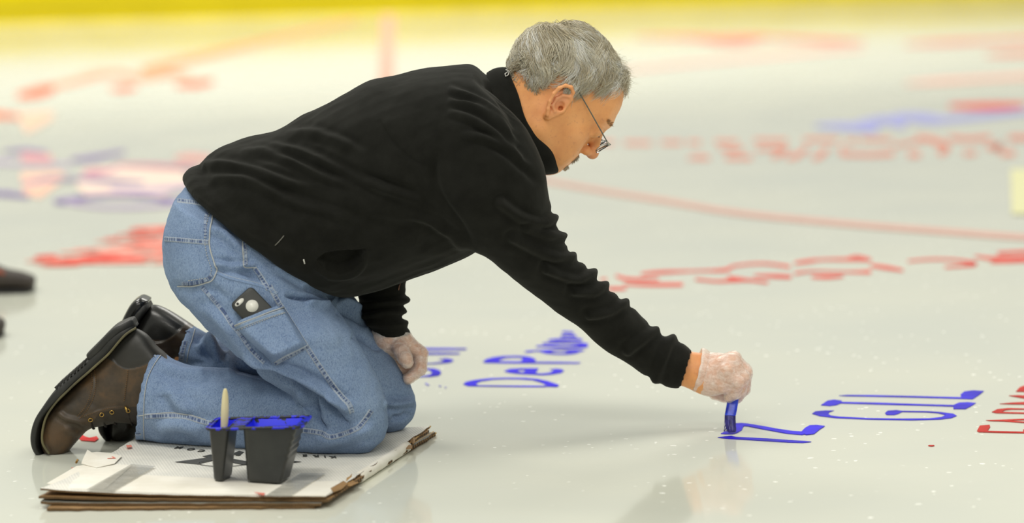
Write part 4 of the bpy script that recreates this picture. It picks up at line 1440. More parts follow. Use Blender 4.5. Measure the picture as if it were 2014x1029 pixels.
# yoke/outseam from pocket corner running to the side seam and down the outside of the leg
band('side_seam', [(426, 536), (450, 546), (490, 556), (520, 565), (545, 578)], 8, rungs=False, edge=(True, False), base=srgb(120, 142, 176))
band('side_seam', [(500, 527), (510, 540), (520, 556), (528, 570)], 11)
band('side_seam', [(530, 562), (545, 590), (565, 622), (592, 665), (618, 705), (645, 745), (672, 780), (686, 795), (692, 812)], 12)
band('coin_pocket', [(482, 460), (480, 480), (482, 500), (483, 522)], 9)
thread('coin_pocket_edge', [(478, 462), (476, 485), (478, 505), (480, 524), (496, 526), (504, 527)], dash=False, r=0.0008)
band('pocket_opening', [(480, 462), (500, 465), (520, 474), (534, 486)], 6, rungs=False)
# tool-pocket seam down the back of the thigh
band('thigh_seam', [(398, 566), (420, 590), (440, 615), (455, 638), (470, 655), (495, 690), (520, 714)], 9, edge=(False, True))
# calf seam and bent knee seam
band('calf_seam', [(285, 819), (330, 818), (365, 820), (400, 830), (440, 837), (500, 842), (560, 846), (600, 847), (632, 852), (648, 860), (672, 855), (698, 845), (708, 838), (722, 820), (730, 808)], 12, edge=(True, True))
thread('inner_seam_stitching', [(272, 818), (330, 812), (372, 816), (405, 826)], dash=False, r=0.0008)
# hem of the near leg: doubled band with rope marks
band('hem_band', [(303, 698), (289, 720), (279, 745), (274, 775), (272, 810), (272, 840), (272, 862)], 12, rungs=True, off=0.0018)
thread('hem_stitching', [(316, 700), (300, 724), (290, 748), (285, 778), (283, 812), (283, 845), (284, 864)], r=0.0008, dash=False, off=0.0012)
band('hem_band', [(372, 646), (366, 668), (360, 690), (357, 710)], 10, rungs=True)
thread('hem_stitching', [(383, 648), (377, 670), (371, 692), (368, 712)], r=0.0007, dash=False)
# rivet
loc, nr = kd.hit(493, 470)
if loc:
    bm = bmesh.new(); bmesh.ops.create_uvsphere(bm, u_segments=16, v_segments=10, radius=0.0045)
    me = bpy.data.meshes.new('rivet'); bm.to_mesh(me); bm.free(); me.materials.append(STEEL)
    for p in me.polygons: p.use_smooth = True
    o = bpy.data.objects.new('rivet', me); COL.objects.link(o); o.scale = (1, 0.55, 1); o.location = loc + nr * 0.001
    adopt(o, jeans)

# ---------------- phone in its case and the tool pocket that holds it
def lp(x, y, off):
    loc, nr = kd.hit(x, y)
    return loc + nr * off
c_ = [lp(x, y, 0.0) for x, y in ((505, 590), (480, 625), (540, 625), (520, 660))]
nrm_ = Vector((0, 0, 0))
for x, y in ((490, 600), (520, 620), (500, 640), (470, 615), (535, 650)):
    nrm_ += kd.hit(x, y)[1]
nrm_.normalize()
ctr = lp(518, 630, 0.005) + nrm_ * 0.0035


def plane_pt(x, y):
    d = ray(x, y); t = (ctr - CAM).dot(nrm_) / d.dot(nrm_)
    return CAM + d * t
yl = (plane_pt(540, 610) - plane_pt(495, 565)).normalized()   # long side, pointing into the pocket
xl = yl.cross(nrm_).normalized()
tl = plane_pt(452, 601); tr = plane_pt(494, 563)
pw = (tr - tl).length; xl = (tr - tl).normalized(); yl = nrm_.cross(xl).normalized()
if yl.z > 0: yl = -yl
PL = 0.086


def rrect(w, l, r, n=6):
    pts = []
    for cx, cy, a0 in ((w - r, r, -90), (w - r, l - r, 0), (r, l - r, 90), (r, r, 180)):
        for k in range(n + 1):
            a = math.radians(a0 + 90 * k / n)
            pts.append((cx + r * math.cos(a), cy + r * math.sin(a)))
    return pts


def slab(outline, z0, z1, bev=0.0):
    """extruded outline with a rounded rim, in phone axes"""
    n = len(outline); cx = sum(p[0] for p in outline) / n; cy = sum(p[1] for p in outline) / n
    lv_ = [(z0, 1.0), (z1 - bev, 1.0), (z1 - bev * 0.3, 1 - bev * 0.4 / pw * 2), (z1, 1 - bev / pw * 2)] if bev else [(z0, 1), (z1, 1)]
    V = []
    for z, s_ in lv_:
        for x, y in outline:
            X = cx + (x - cx) * s_; Y_ = cy + (y - cy) * (1 - (1 - s_) * pw / PL)
            V.append(tl + xl * X + yl * Y_ + nrm_ * z)
    Fc = [(i * n + k, i * n + (k + 1) % n, (i + 1) * n + (k + 1) % n, (i + 1) * n + k) for i in range(len(lv_) - 1) for k in range(n)]
    Fc += [tuple(range(n))[::-1], tuple((len(lv_) - 1) * n + k for k in range(n))]
    return V, Fc


e = empty('phone', plane_pt(518, 630)); phone = e
tag(phone, 'white phone in a black case sticking out of the jeans thigh pocket', 'phone')
CASE = plain('phone_case', srgb(40, 41, 38), 0.5)
V, Fc = slab(rrect(pw, PL, 0.008), -0.004, 0.006, 0.0022); fix_normals(mesh_obj('case', V, Fc, CASE, e))
def inset(x0, y0, x1, y1, r, z, name, mat, th=0.0006):
    o_ = [(x0 + (x1 - x0) * a / 1.0, y0 + (y1 - y0) * b) for a, b in [(p[0] / 1.0, p[1] / 1.0) for p in rrect(1, 1, r)]]
    V, Fc = slab(o_, z - th, z); return fix_normals(mesh_obj(name, V, Fc, mat, e))
WH = plain('phone_white', srgb(220, 218, 210), 0.3)
inset(0.0055, 0.0045, 0.0115 + 0.012, 0.0125, 0.45, 0.0064, 'camera_window', WH)
inset(0.0085, 0.0062, 0.0125, 0.0106, 0.49, 0.0070, 'camera_lens', plain('lens_dark', srgb(30, 28, 26), 0.15))
n = 32
cy_ = (0.0255, 0.0275)
V = [tl + xl * (cy_[0] + 0.0105 * math.cos(2 * math.pi * k / n)) + yl * (cy_[1] + 0.0105 * math.sin(2 * math.pi * k / n)) + nrm_ * z for z in (0.0055, 0.0066) for k in range(n)]
fix_normals(mesh_obj('case_cutout', V, [(k, (k + 1) % n, n + (k + 1) % n, n + k) for k in range(n)] + [tuple(range(n, 2 * n))], WH, e))

# tool pocket patch over the phone: quad in the picture, lifted where the phone is
corn = [(460, 641), (559, 606), (607, 682), (540, 720)]     # opening left, opening right, bottom right, bottom left
nu, nv = 30, 30
V, Fc = [], []
for j in range(nv + 1):
    for i in range(nu + 1):
        u, w = i / nu, j / nv
        x = (1 - u) * (1 - w) * corn[0][0] + u * (1 - w) * corn[1][0] + u * w * corn[2][0] + (1 - u) * w * corn[3][0]
        y = (1 - u) * (1 - w) * corn[0][1] + u * (1 - w) * corn[1][1] + u * w * corn[2][1] + (1 - u) * w * corn[3][1]
        loc, nr = kd.hit(x, y)
        ed = min(u, 1 - u, (1 - w) * 1.2)
        inside = max(0, min(1, ed * 7))
        lift = 0.0015 + 0.011 * inside * (1 - 0.6 * w)
        base_ = loc + nr * lift
        # stay above the phone
        dz = (base_ - ctr).dot(nrm_)
        if inside > 0.35 and 0.12 < u < 0.92 and w < 0.95:
            need = 0.0100 - 0.002 * w
            if dz < need: base_ = base_ + nrm_ * (need - dz)
        V.append(base_)
for j in range(nv):
    for i in range(nu):
        a = j * (nu + 1) + i
        Fc.append((a, a + 1, a + nu + 2, a + nu + 1))
# smooth the patch
arr = np.array([list(p) for p in V]).reshape(nv + 1, nu + 1, 3)
for _ in range(4):
    arr[1:-1, 1:-1] = arr[1:-1, 1:-1] * 0.4 + 0.15 * (arr[:-2, 1:-1] + arr[2:, 1:-1] + arr[1:-1, :-2] + arr[1:-1, 2:])
    arr[0, 1:-1] = arr[0, 1:-1] * 0.6 + 0.2 * (arr[0, :-2] + arr[0, 2:])
tp = mesh_obj('tool_pocket', arr.reshape(-1, 3), Fc, DENIM, jeans)
md = tp.modifiers.new('t', 'SOLIDIFY'); md.thickness = 0.0012; md.offset = -1
fix_normals(tp)
pd = Drape([jeans, tp])
band('pocket_hem', [(462, 646), (490, 635), (520, 624), (557, 612)], 10, drape=pd, parent=jeans, rungs=False, base=srgb(120, 142, 172))
thread('pocket_stitching', [(462, 640), (500, 626), (530, 614), (558, 605)], drape=pd, dash=False, r=0.001)
thread('pocket_stitching', [(466, 650), (500, 638), (530, 626), (560, 616)], drape=pd, r=0.0007)
band('pocket_bottom', [(541, 716), (560, 704), (585, 692), (606, 681)], 8, drape=pd, edge=(True, True))
# ---------------- boots
def loft_obj(name, st, mat, parent, h=0.003, smooth=3, sub=True, **kw):
    V, q, t = loft_mesh(st, **kw)
    lo = V.min(0) - 0.012; hi = V.max(0) + 0.012
    v_ = Vol(lo, hi, h)
    v_.d = vol_loft(v_, st, **kw)
    o = v_.mesh(name, mat)
    if smooth: smooth_mesh(o, smooth, 0.5)
    if sub: subdiv(o, 1)
    c_ = get_co(o)
    if c_[:, 2].min() < 0.002: c_[:, 2] = np.maximum(c_[:, 2], 0.0004); set_co(o, c_)
    if parent: adopt(o, parent)
    return o


def tint_by(o, fn):
    co_ = get_co(o); pp = proj(co_)
    t_ = np.zeros((len(co_), 4), np.float32)
    fn(co_, pp, t_)
    at_ = o.data.color_attributes.new('tint', 'FLOAT_COLOR', 'POINT')
    at_.data.foreach_set('color', t_.ravel())


def inpoly(pp, poly):
    x, y = pp[:, 0], pp[:, 1]
    r = np.zeros(len(x), bool)
    n = len(poly)
    for i in range(n):
        x1, y1 = poly[i]; x2, y2 = poly[(i + 1) % n]
        c = ((y1 > y) != (y2 > y)) & (x < (x2 - x1) * (y - y1) / (y2 - y1 + 1e-9) + x1)
        r ^= c
    return r


# near boot (right foot)
def boot_st(shift=0):
    return [(92, 892, 104, 896, -0.014, 0.012), (84, 884, 118, 896, -0.014, 0.030), (81, 868, 130, 893, -0.014, 0.040), (83, 842, 141, 880, -0.014, 0.046), (90, 815, 156, 862, -0.015, 0.050), (109, 789, 178, 843, -0.016, 0.051),
            (140, 760, 205, 836, -0.017, 0.049), (177, 727, 232, 832, -0.019, 0.046), (213, 689, 262, 833, -0.021, 0.043), (240, 655, 290, 834, -0.024, 0.041), (262, 644, 318, 834, -0.026, 0.040),
            (285, 655, 345, 826, -0.028, 0.041), (312, 684, 362, 820, -0.029, 0.042), (345, 715, 385, 815, -0.032, 0.042)]
boot = loft_obj('boot', boot_st(), LEATHER, None, h=0.003, e=2.3)
folds(boot, [([(172, 838), (150, 828), (128, 822), (110, 808)], 0.0035, 6, 'w'), ([(160, 858), (140, 850), (122, 842)], 0.0025, 6, 'w'), ([(210, 832), (190, 815), (170, 800)], 0.0020, 8, 'w'),
             ([(182, 727), (186, 750), (182, 775), (172, 800), (152, 822)], 0.0018, 2.5, 's'), ([(214, 690), (228, 715), (250, 726), (275, 722), (300, 708)], 0.0018, 2.5, 's'),
             ([(252, 728), (247, 760), (243, 785)], 0.0010, 2, 'r'), ([(150, 822), (180, 812), (210, 803), (250, 800)], 0.0015, 2.5, 's')])
noise_disp(boot, 0.0014, 35, 2.0)
BK = srgb(40, 40, 37); GR = srgb(84, 80, 62)
def tb(co_, pp, t_):
    m = inpoly(pp, [(268, 640), (215, 688), (205, 700), (222, 712), (245, 727), (275, 722), (330, 700), (330, 640)])
    t_[m] = (*BK, 0.92)
    # scuffed light patch of the counter and rubbed brown toe: wear, part of the leather
    q = np.hypot((pp[:, 0] - 112) / 34, (pp[:, 1] - 860) / 34); w = np.clip(1 - q, 0, 1)
    t_[:, :3] = np.where((w > 0)[:, None] & ~m[:, None], np.array(srgb(112, 80, 48)), t_[:, :3]); t_[:, 3] = np.maximum(t_[:, 3], np.where(m, 0, w * 0.5))
    m2 = inpoly(pp, [(180, 835), (195, 812), (262, 800), (300, 800), (300, 850), (180, 845)])
    t_[m2] = (*srgb(40, 36, 30), 0.8)
tint_by(boot, tb)
adopt(boot, person)
bdr = Drape([boot])
STITCH = plain('boot_stitch', srgb(112, 84, 50), 0.8)
thread('stitching', [(179, 730), (182, 752), (178, 776), (168, 800), (150, 821)], boot, STITCH, 0.0007, 0.0006, True, bdr, 1.0)
thread('stitching', [(186, 728), (189, 752), (185, 778), (174, 803), (156, 824)], boot, STITCH, 0.0007, 0.0006, True, bdr, 1.0)
thread('stitching', [(252, 728), (248, 758), (244, 790)], boot, STITCH, 0.0007, 0.0006, True, bdr, 1.0)
thread('stitching', [(158, 822), (182, 813), (212, 804), (240, 800)], boot, STITCH, 0.0006, 0.0006, True, bdr, 1.0)


def torus_at(name, loc, nr, R, r, mat, parent):
    a = nr.orthogonal().normalized(); b = nr.cross(a)
    V, Fc = [], []
    N, M = 20, 8
    for i in range(N):
        t = 2 * math.pi * i / N; c = a * math.cos(t) + b * math.sin(t)
        for j in range(M):
            s_ = 2 * math.pi * j / M
            V.append(loc + c * (R + r * math.cos(s_)) + nr * (r * math.sin(s_)))
    for i in range(N):
        for j in range(M):
            Fc.append((i * M + j, i * M + (j + 1) % M, ((i + 1) % N) * M + (j + 1) % M, ((i + 1) % N) * M + j))
    return mesh_obj(name, V, Fc, mat, parent)


eyel = [(178, 826), (200, 816), (220, 811), (252, 808)]
for x, y in eyel:
    loc, nr = bdr.hit(x, y)
    if loc: torus_at('eyelet', loc + nr * 0.0006, nr, 0.0034, 0.0009, BRASS, boot)
loc, nr = bdr.hit(246, 800)
if loc:
    V, Fc = tube([loc + nr * 0.001, loc + nr * 0.004 + Vector((0.002, 0, -0.003)), loc + nr * 0.004 + Vector((0.004, 0, -0.008))], 0.0016, 8, rs=[0.0018, 0.0026, 0.0014]); mesh_obj('lace_hook', V, Fc, BRASS, boot)
# laces crossing the instep below the eyelets
for x, y in eyel:
    a, na = bdr.hit(x, y)
    if a is None: continue
    edge = None
    for k in range(1, 40):
        q, nq = bdr.hit(x + k * 0.25, y + k * 0.8)
        if q is None: break
        edge = (q, nq)
    if edge:
        mid = (a + edge[0]) / 2 + (na + edge[1]).normalized() * 0.003
        V, Fc = tube([a, mid, edge[0] + edge[1] * 0.002, edge[0] + edge[1] * 0.002 + Vector((0, 0.012, -0.002))], 0.0019, 7); mesh_obj('lace', V, Fc, LACE, boot)

# sole: A outer edge, B line where it meets the upper
SY = lambda y: y
sole_st = [(84, 893, 99, 894, -0.014, 0.020), (74, 888, 90, 890, -0.014, 0.036), (67, 868, 82, 872, -0.014, 0.045), (67, 845, 83, 846, -0.014, 0.050), (75, 818, 91, 818, -0.015, 0.054), (89, 795, 108, 795, -0.016, 0.055), (112, 763, 130, 774, -0.017, 0.053),
           (133, 743, 150, 755, -0.018, 0.049), (155, 724, 169, 738, -0.019, 0.045), (176, 704, 189, 722, -0.021, 0.042), (198, 683, 212, 700, -0.022, 0.041), (220, 660, 233, 675, -0.024, 0.041), (243, 643, 254, 656, -0.025, 0.038), (262, 634, 268, 644, -0.026, 0.028), (269, 634, 272, 640, -0.027, 0.014)]
sole = loft_obj('sole', sole_st, RUBBER, boot, h=0.0025, e=4.5, smooth=1)
tint_by(sole, lambda c, p, t: None)
heel_st = [(173, 694, 181, 709, -0.022, 0.030), (176, 690, 186, 705, -0.022, 0.037), (198, 668, 208, 684, -0.023, 0.040), (225, 641, 233, 659, -0.025, 0.039), (243, 631, 252, 647, -0.026, 0.036), (260, 624, 268, 640, -0.027, 0.026), (264, 625, 270, 638, -0.027, 0.016)]
heel = loft_obj('heel', heel_st, RUBBER, boot, h=0.0025, e=4.5, smooth=1)
tint_by(heel, lambda c, p, t: None)
# welt strip with its pale stitched rim
wl = [(97, 893, -0.078), (84, 872, -0.080), (84, 846, -0.082), (92, 818, -0.087), (110, 792, -0.091), (131, 771, -0.093), (151, 752, -0.094), (171, 735, -0.096), (191, 717, -0.100), (214, 696, -0.104), (235, 671, -0.110), (250, 656, -0.112), (268, 645, -0.105)]
wl3 = catmull([tuple(to(p[0], p[1], p[2] + 0.016 + max(0, (-0.078 - p[2])) * 0.6)) for p in wl], 6)
V, Fc = tube(wl3, 0.0022, 8); w_ = mesh_obj('welt', V, Fc, WELT, boot); tint_by(w_, lambda c, p, t: None)
for s in range(9):   # tread lugs at the ball of the sole
    f = s / 8
    x = 118 + (172 - 118) * f; y = 755 + (707 - 755) * f
    c = to(x, y, -0.019)
    bm = bmesh.new(); bmesh.ops.create_cube(bm, size=1.0)
    R_ = Matrix.Rotation(math.radians(-42), 4, 'Y')
    bmesh.ops.transform(bm, matrix=Matrix.Translation(Vector(c)) @ R_ @ Matrix.Diagonal((0.0042, 0.088, 0.005, 1)), verts=bm.verts)
    me = bpy.data.meshes.new('tread_lug'); bm.to_mesh(me); bm.free(); me.materials.append(RUBBER)
    o = bpy.data.objects.new('tread_lug', me); COL.objects.link(o); adopt(o, sole); tint_by(o, lambda c, p, t: None)

# far boot (left foot)
fb = [(222, 866, 240, 871, 0.100, 0.012), (216, 858, 250, 868, 0.100, 0.030), (212, 840, 268, 858, 0.100, 0.042), (212, 812, 285, 836, 0.100, 0.048), (216, 776, 300, 806, 0.102, 0.050), (228, 735, 318, 775, 0.104, 0.048), (243, 690, 334, 744, 0.106, 0.045),
      (262, 648, 346, 722, 0.108, 0.042), (284, 608, 352, 712, 0.108, 0.039), (302, 599, 357, 710, 0.107, 0.038), (330, 609, 366, 711, 0.105, 0.039), (368, 633, 384, 712, 0.102, 0.040), (392, 650, 404, 712, 0.100, 0.040)]
fboot = loft_obj('boot', fb, LEATHER, None, h=0.003, e=2.3)
folds(fboot, [([(290, 660), (305, 674), (330, 668), (350, 652), (368, 634)], 0.002, 3, 's')])
def tf_(co_, pp, t_):
    m = inpoly(pp, [(255, 600), (300, 590), (372, 630), (350, 655), (325, 670), (298, 668), (280, 655), (262, 650)])
    t_[:] = (*srgb(56, 44, 33), 0.5)
    t_[m] = (*srgb(30, 30, 29), 0.95)
    m = pp[:, 1] > 800
    t_[m] = (*srgb(30, 28, 25), 0.9)
tint_by(fboot, tf_)
fboot.data.materials[0] = m_leather('polished_leather', srgb(30, 26, 22), srgb(46, 38, 30), srgb(62, 48, 36), 0.3)
adopt(fboot, person)
fs_ = [(208, 860, 222, 868, 0.100, 0.030), (198, 840, 213, 842, 0.100, 0.044), (198, 810, 213, 812, 0.100, 0.050), (203, 775, 218, 778, 0.102, 0.052), (216, 735, 230, 740, 0.104, 0.050), (230, 695, 244, 700, 0.106, 0.047), (248, 650, 262, 660, 0.108, 0.044), (268, 612, 283, 622, 0.108, 0.042), (285, 592, 297, 604, 0.108, 0.036), (292, 590, 298, 600, 0.108, 0.02)]
fsole = loft_obj('sole', fs_, RUBBER, fboot, h=0.003, e=4.5, smooth=1); tint_by(fsole, lambda c, p, t: None)
fh_ = [(237, 640, 258, 652, 0.107, 0.034), (247, 618, 269, 634, 0.108, 0.041), (258, 598, 280, 613, 0.109, 0.042), (268, 587, 290, 599, 0.109, 0.040), (277, 582, 296, 591, 0.109, 0.034), (283, 582, 297, 589, 0.109, 0.02)]
fheel = loft_obj('heel', fh_, m_leather('heel_rubber_glossy', srgb(14, 14, 14), srgb(19, 19, 18), srgb(26, 26, 24), 0.2), fboot, h=0.003, e=4, smooth=1); tint_by(fheel, lambda c, p, t: None)

# ---------------- hair
HAIRM = NT('grey_hair')
at_ = HAIRM.n('ShaderNodeAttribute', _attribute_name='tint')
HAIRM.l(at_.outputs['Color'], HAIRM.b.inputs['Base Color'])
HAIRM.set(Roughness=0.33); HAIRM.b.inputs['Specular IOR Level'].default_value = 0.6
_tr = HAIRM.t.nodes.new('ShaderNodeBsdfTranslucent'); HAIRM.l(at_.outputs['Color'], _tr.inputs[0])
_mx = HAIRM.t.nodes.new('ShaderNodeMixShader'); _mx.inputs[0].default_value = 0.22
HAIRM.l(HAIRM.b.outputs[0], _mx.inputs[1]); HAIRM.l(_tr.outputs[0], _mx.inputs[2]); HAIRM.l(_mx.outputs[0], HAIRM.t.nodes['Material Output'].inputs[0])
HAIRM = HAIRM.m
CR = np.array([-0.020, 0, 0.042]); RR = np.array([0.096, 0.074, 0.086])
hr2 = random.Random(11)


def skull(dirv, lift):
    """point on the scalp in direction dirv (unit, from skull centre) lifted outwards"""
    d = dirv / np.linalg.norm(dirv)
    t = 1.0 / math.sqrt(((d / RR) ** 2).sum())
    p = d * t
    nn = p / RR ** 2; nn /= np.linalg.norm(nn)
    # forehead block
    if d[0] > 0.3: p = p + np.array([0.0, 0, 0.0])
    return CR + p + nn * lift, nn


def scalp_ok(p):
    """is local point p (x,y,z) under hair? front hairline high, sides to the ear, back to the nape"""
    x, y, z = p; ay = abs(y)
    if x > -0.012:
        # hairline: rises towards the front; temples recede
        line = 0.050 + (x + 0.012) * 0.75 - max(0, ay - 0.035) * 0.2
        return z > line
    if x > -0.036: return z > 0.040
    return z > -0.030 + (x + 0.095) * 0.25 if x < -0.045 else z > -0.032 - (x + 0.045) * 4.0


crown = np.array([-0.62, -0.10, 0.78]); crown /= np.linalg.norm(crown)
mb = MB()
cols = [srgb(240, 235, 220), srgb(228, 220, 200), srgb(248, 245, 236), srgb(206, 194, 166), srgb(236, 229, 208), srgb(250, 248, 242), srgb(186, 170, 138)]


def strand(root, d0, length, lift0, lift1, lift2, steps, wave, r, col, pull=None):
    d = root / np.linalg.norm(root)
    tang = d0
    pts = []
    ph = wave[1]
    for i in range(steps + 1):
        f = i / steps
        lift = lift0 + (lift1 - lift0) * min(1, f * 2.2) if f < 0.455 else lift1 + (lift2 - lift1) * ((f - 0.455) / 0.545)
        p, nn = skull(d, lift)
        pts.append(p)
        # advance along the scalp
        tang = tang - nn * (tang @ nn); tang /= max(np.linalg.norm(tang), 1e-6)
        side = np.cross(nn, tang)
        step = length / steps
        mv = tang + side * wave[0] * math.cos(ph + f * wave[2])
        if pull is not None: mv = mv + pull * f
        mv /= np.linalg.norm(mv)
        q = p + mv * step
        d = (q - CR); d /= np.linalg.norm(d)
        tang = tang * 0.75 + mv * 0.25
    P3 = [Vector(HR @ p + HO) for p in pts]
    rs_ = [r * (1 - 0.75 * (i / steps) ** 2) for i in range(steps + 1)]
    mb.add(tube(P3, r, 3, False, rs_), col)


nlock = 680
cnt = 0
while cnt < nlock:
    d = np.array([hr2.gauss(0, 1), hr2.gauss(0, 1), hr2.gauss(0, 1)]); d /= np.linalg.norm(d)
    p, nn = skull(d, 0)
    if not scalp_ok(p): continue
    cnt += 1
    away = d - crown * (d @ crown)
    if np.linalg.norm(away) < 0.05: away = np.array([1, 0, 0.0])
    away /= np.linalg.norm(away)
    # hair falls forward over the top, back and down over the ears
    dc = d @ crown
    if dc > 0.75: away = away * (1 - (dc - 0.75) * 3.4) + np.array([0.9, -0.25, 0.1]) * ((dc - 0.75) * 4.0)
    bend = np.array([0.0, 0, -0.35]) if p[0] < 0.0 else np.array([0.25, 0, 0.0])
    if p[2] < 0.07: bend = np.array([-0.45, 0, -0.35]) if p[0] < 0.02 else np.array([0.15, 0, -0.5])
    ws = 0.55 + 0.35 * hr2.random()
    wv = (ws, noise.noise(Vector(d) * 2.2) * 4.0, 2.4 + hr2.random() * 1.5)
    near_edge = p[0] > 0.020 and p[2] > 0.08
    Ln = 0.048 + 0.020 * hr2.random()
    if p[2] < 0.05: Ln *= 0.55
    if p[0] > 0.0 and p[2] < 0.09: Ln = 0.022 + 0.012 * hr2.random()
    base = cols[int((noise.noise(Vector(d) * 5.0 + Vector((3, 1, 7))) * 0.5 + 0.5) * 6.99) % 7]
    l1 = 0.0085 + 0.0035 * hr2.random(); l2 = 0.0062 + 0.0025 * hr2.random()
    if p[0] < -0.07: l1 += 0.003
    if near_edge: l1 += 0.004; l2 += 0.007 + 0.006 * hr2.random(); Ln = 0.034 + 0.01 * hr2.random()
    if p[0] > 0.0 and p[2] < 0.09: l1 = 0.004; l2 = 0.002
    for s_ in range(24):
        jd_ = d + np.array([hr2.gauss(0, 1), hr2.gauss(0, 1), hr2.gauss(0, 1)]) * 0.048
        t0 = away + bend + np.array([hr2.gauss(0, 1), hr2.gauss(0, 1), hr2.gauss(0, 1)]) * 0.05
        g = 1 + hr2.gauss(0, 0.10)
        c_ = tuple(min(1, max(0, x * g)) for x in (base if hr2.random() < 0.85 else hr2.choice(cols)))
        strand(jd_, t0, Ln * (0.85 + 0.3 * hr2.random()), 0.0, l1 * (0.72 + 0.35 * hr2.random()), l2 * (0.75 + 0.4 * hr2.random()), 9, wv, 0.00042, c_)
# flyaways
for k in range(260):
    d = np.array([hr2.uniform(0.2, 0.8), hr2.uniform(-0.7, 0.7), hr2.uniform(0.45, 1)]); d /= np.linalg.norm(d)
    p, nn = skull(d, 0)
    if not scalp_ok(p): continue
    strand(d, np.array([0.8, 0.1 * hr2.gauss(0, 1), 0.2]), 0.045, 0.002, 0.012 + 0.008 * hr2.random(), 0.018 + 0.018 * hr2.random(), 10, (0.8, hr2.random() * 6, 4), 0.00020, cols[hr2.randrange(7)])
hair = mb.build('hair', HAIRM, person)
# scalp cap of short dense hair below the locks
hv2 = Vol((-0.125, -0.09, -0.06), (0.085, 0.09, 0.14), 0.0022)
cap = sd_ell(hv2, CR, RR + 0.0048)
keep = np.vectorize(lambda x, y, z: 0.0)
X_, Y_, Z_ = hv2.X, hv2.Y, hv2.Z
line = np.where(X_ > -0.012, 0.054 + (X_ + 0.012) * 0.78 - np.maximum(0, np.abs(Y_) - 0.035) * 0.2, np.where(X_ > -0.040, 0.050, np.where(X_ < -0.045, -0.026 + (X_ + 0.095) * 0.25, -0.028 - (X_ + 0.045) * 4.0)))
hv2.d = smax(cap, (line - Z_), 0.006)
capo = hv2.mesh('hair_undercoat', HAIRM, tf=(HR, HO))
smooth_mesh(capo, 4)
at_ = capo.data.color_attributes.new('tint', 'FLOAT_COLOR', 'POINT')
at_.data.foreach_set('color', np.tile(np.array([*srgb(204, 194, 170), 1.0], dtype=np.float32), len(capo.data.vertices)))
adopt(capo, hair)

# eyebrows, moustache and chin beard: short grey hairs rooted on the skin
sk = [v_.co + org for v_ in person.data.vertices][:nh]
skt = BVHTree.FromPolygons([Vector(c) for c in sk], [list(p.vertices) for p in person.data.polygons if max(p.vertices) < nh])


def whiskers(name, regions, n, length, col_list, r=0.00028):
    m = MB()
    for k in range(n):
        (x0, y0, z0), (rx, ry, rz), flow = regions[hr2.randrange(len(regions))]
        s_ = hr2.choice((-1, 1))
        q = np.array([x0 + rx * hr2.uniform(-1, 1), (y0 + ry * hr2.uniform(-1, 1)) * s_, z0 + rz * hr2.uniform(-1, 1)])
        wq = Vector(HR @ q + HO)
        loc_, nr_, _, _ = skt.find_nearest(wq)
        if loc_ is None: continue
        fl = Vector(HR @ (np.array([flow[0], flow[1] * s_, flow[2]]) + np.array([hr2.gauss(0, 0.25) for _ in range(3)]))).normalized()
        L_ = length * hr2.uniform(0.6, 1.2)
        p0 = loc_ - nr_ * 0.0005
        p1 = loc_ + nr_ * L_ * 0.15 + fl * L_ * 0.5
        p2 = loc_ + nr_ * L_ * 0.16 + fl * L_
        c_ = hr2.choice(col_list)
        m.add(tube([p0, p1, p2], r, 3, False, [r, r * 0.9, r * 0.4]), c_)
    return m.build(name, HAIRM, person)


gr = [srgb(214, 204, 182), srgb(186, 174, 150), srgb(236, 230, 214), srgb(160, 144, 118)]
whiskers('moustache', [((0.086, 0.008, -0.041), (0.004, 0.008, 0.004), (0.3, 0.6, -0.8)), ((0.080, 0.019, -0.046), (0.004, 0.006, 0.005), (0.0, 0.6, -0.8))], 380, 0.0058, gr)
whiskers('chin_beard', [((0.082, 0.008, -0.0655), (0.003, 0.010, 0.004), (0.4, 0.1, -0.8))], 420, 0.0055, [srgb(250, 246, 236), srgb(238, 232, 216), srgb(214, 204, 184)])
whiskers('eyebrow', [((0.083, 0.022, 0.0385), (0.003, 0.012, 0.003), (0.1, 0.9, 0.25)), ((0.074, 0.037, 0.0390), (0.003, 0.008, 0.0025), (-0.2, 0.9, -0.1))], 200, 0.0060, [srgb(196, 166, 124), srgb(170, 138, 98), srgb(210, 190, 156)])
# eyelashes in the shade of the lid
m = MB()
for s_ in (-1, 1):
    for k in range(26):
        f = k / 25
        q = np.array([0.0855 - 0.012 * f, s_ * (0.022 + 0.021 * f), 0.0125 - 0.002 * math.sin(f * 3.14)])
        a = Vector(HR @ q + HO); b = Vector(HR @ (q + np.array([0.004, s_ * 0.001, -0.0035])) + HO)
        m.add(tube([a, (a + b) / 2, b], 0.0002, 3, False), srgb(60, 44, 30))
m.build('eyelashes', HAIRM, person)

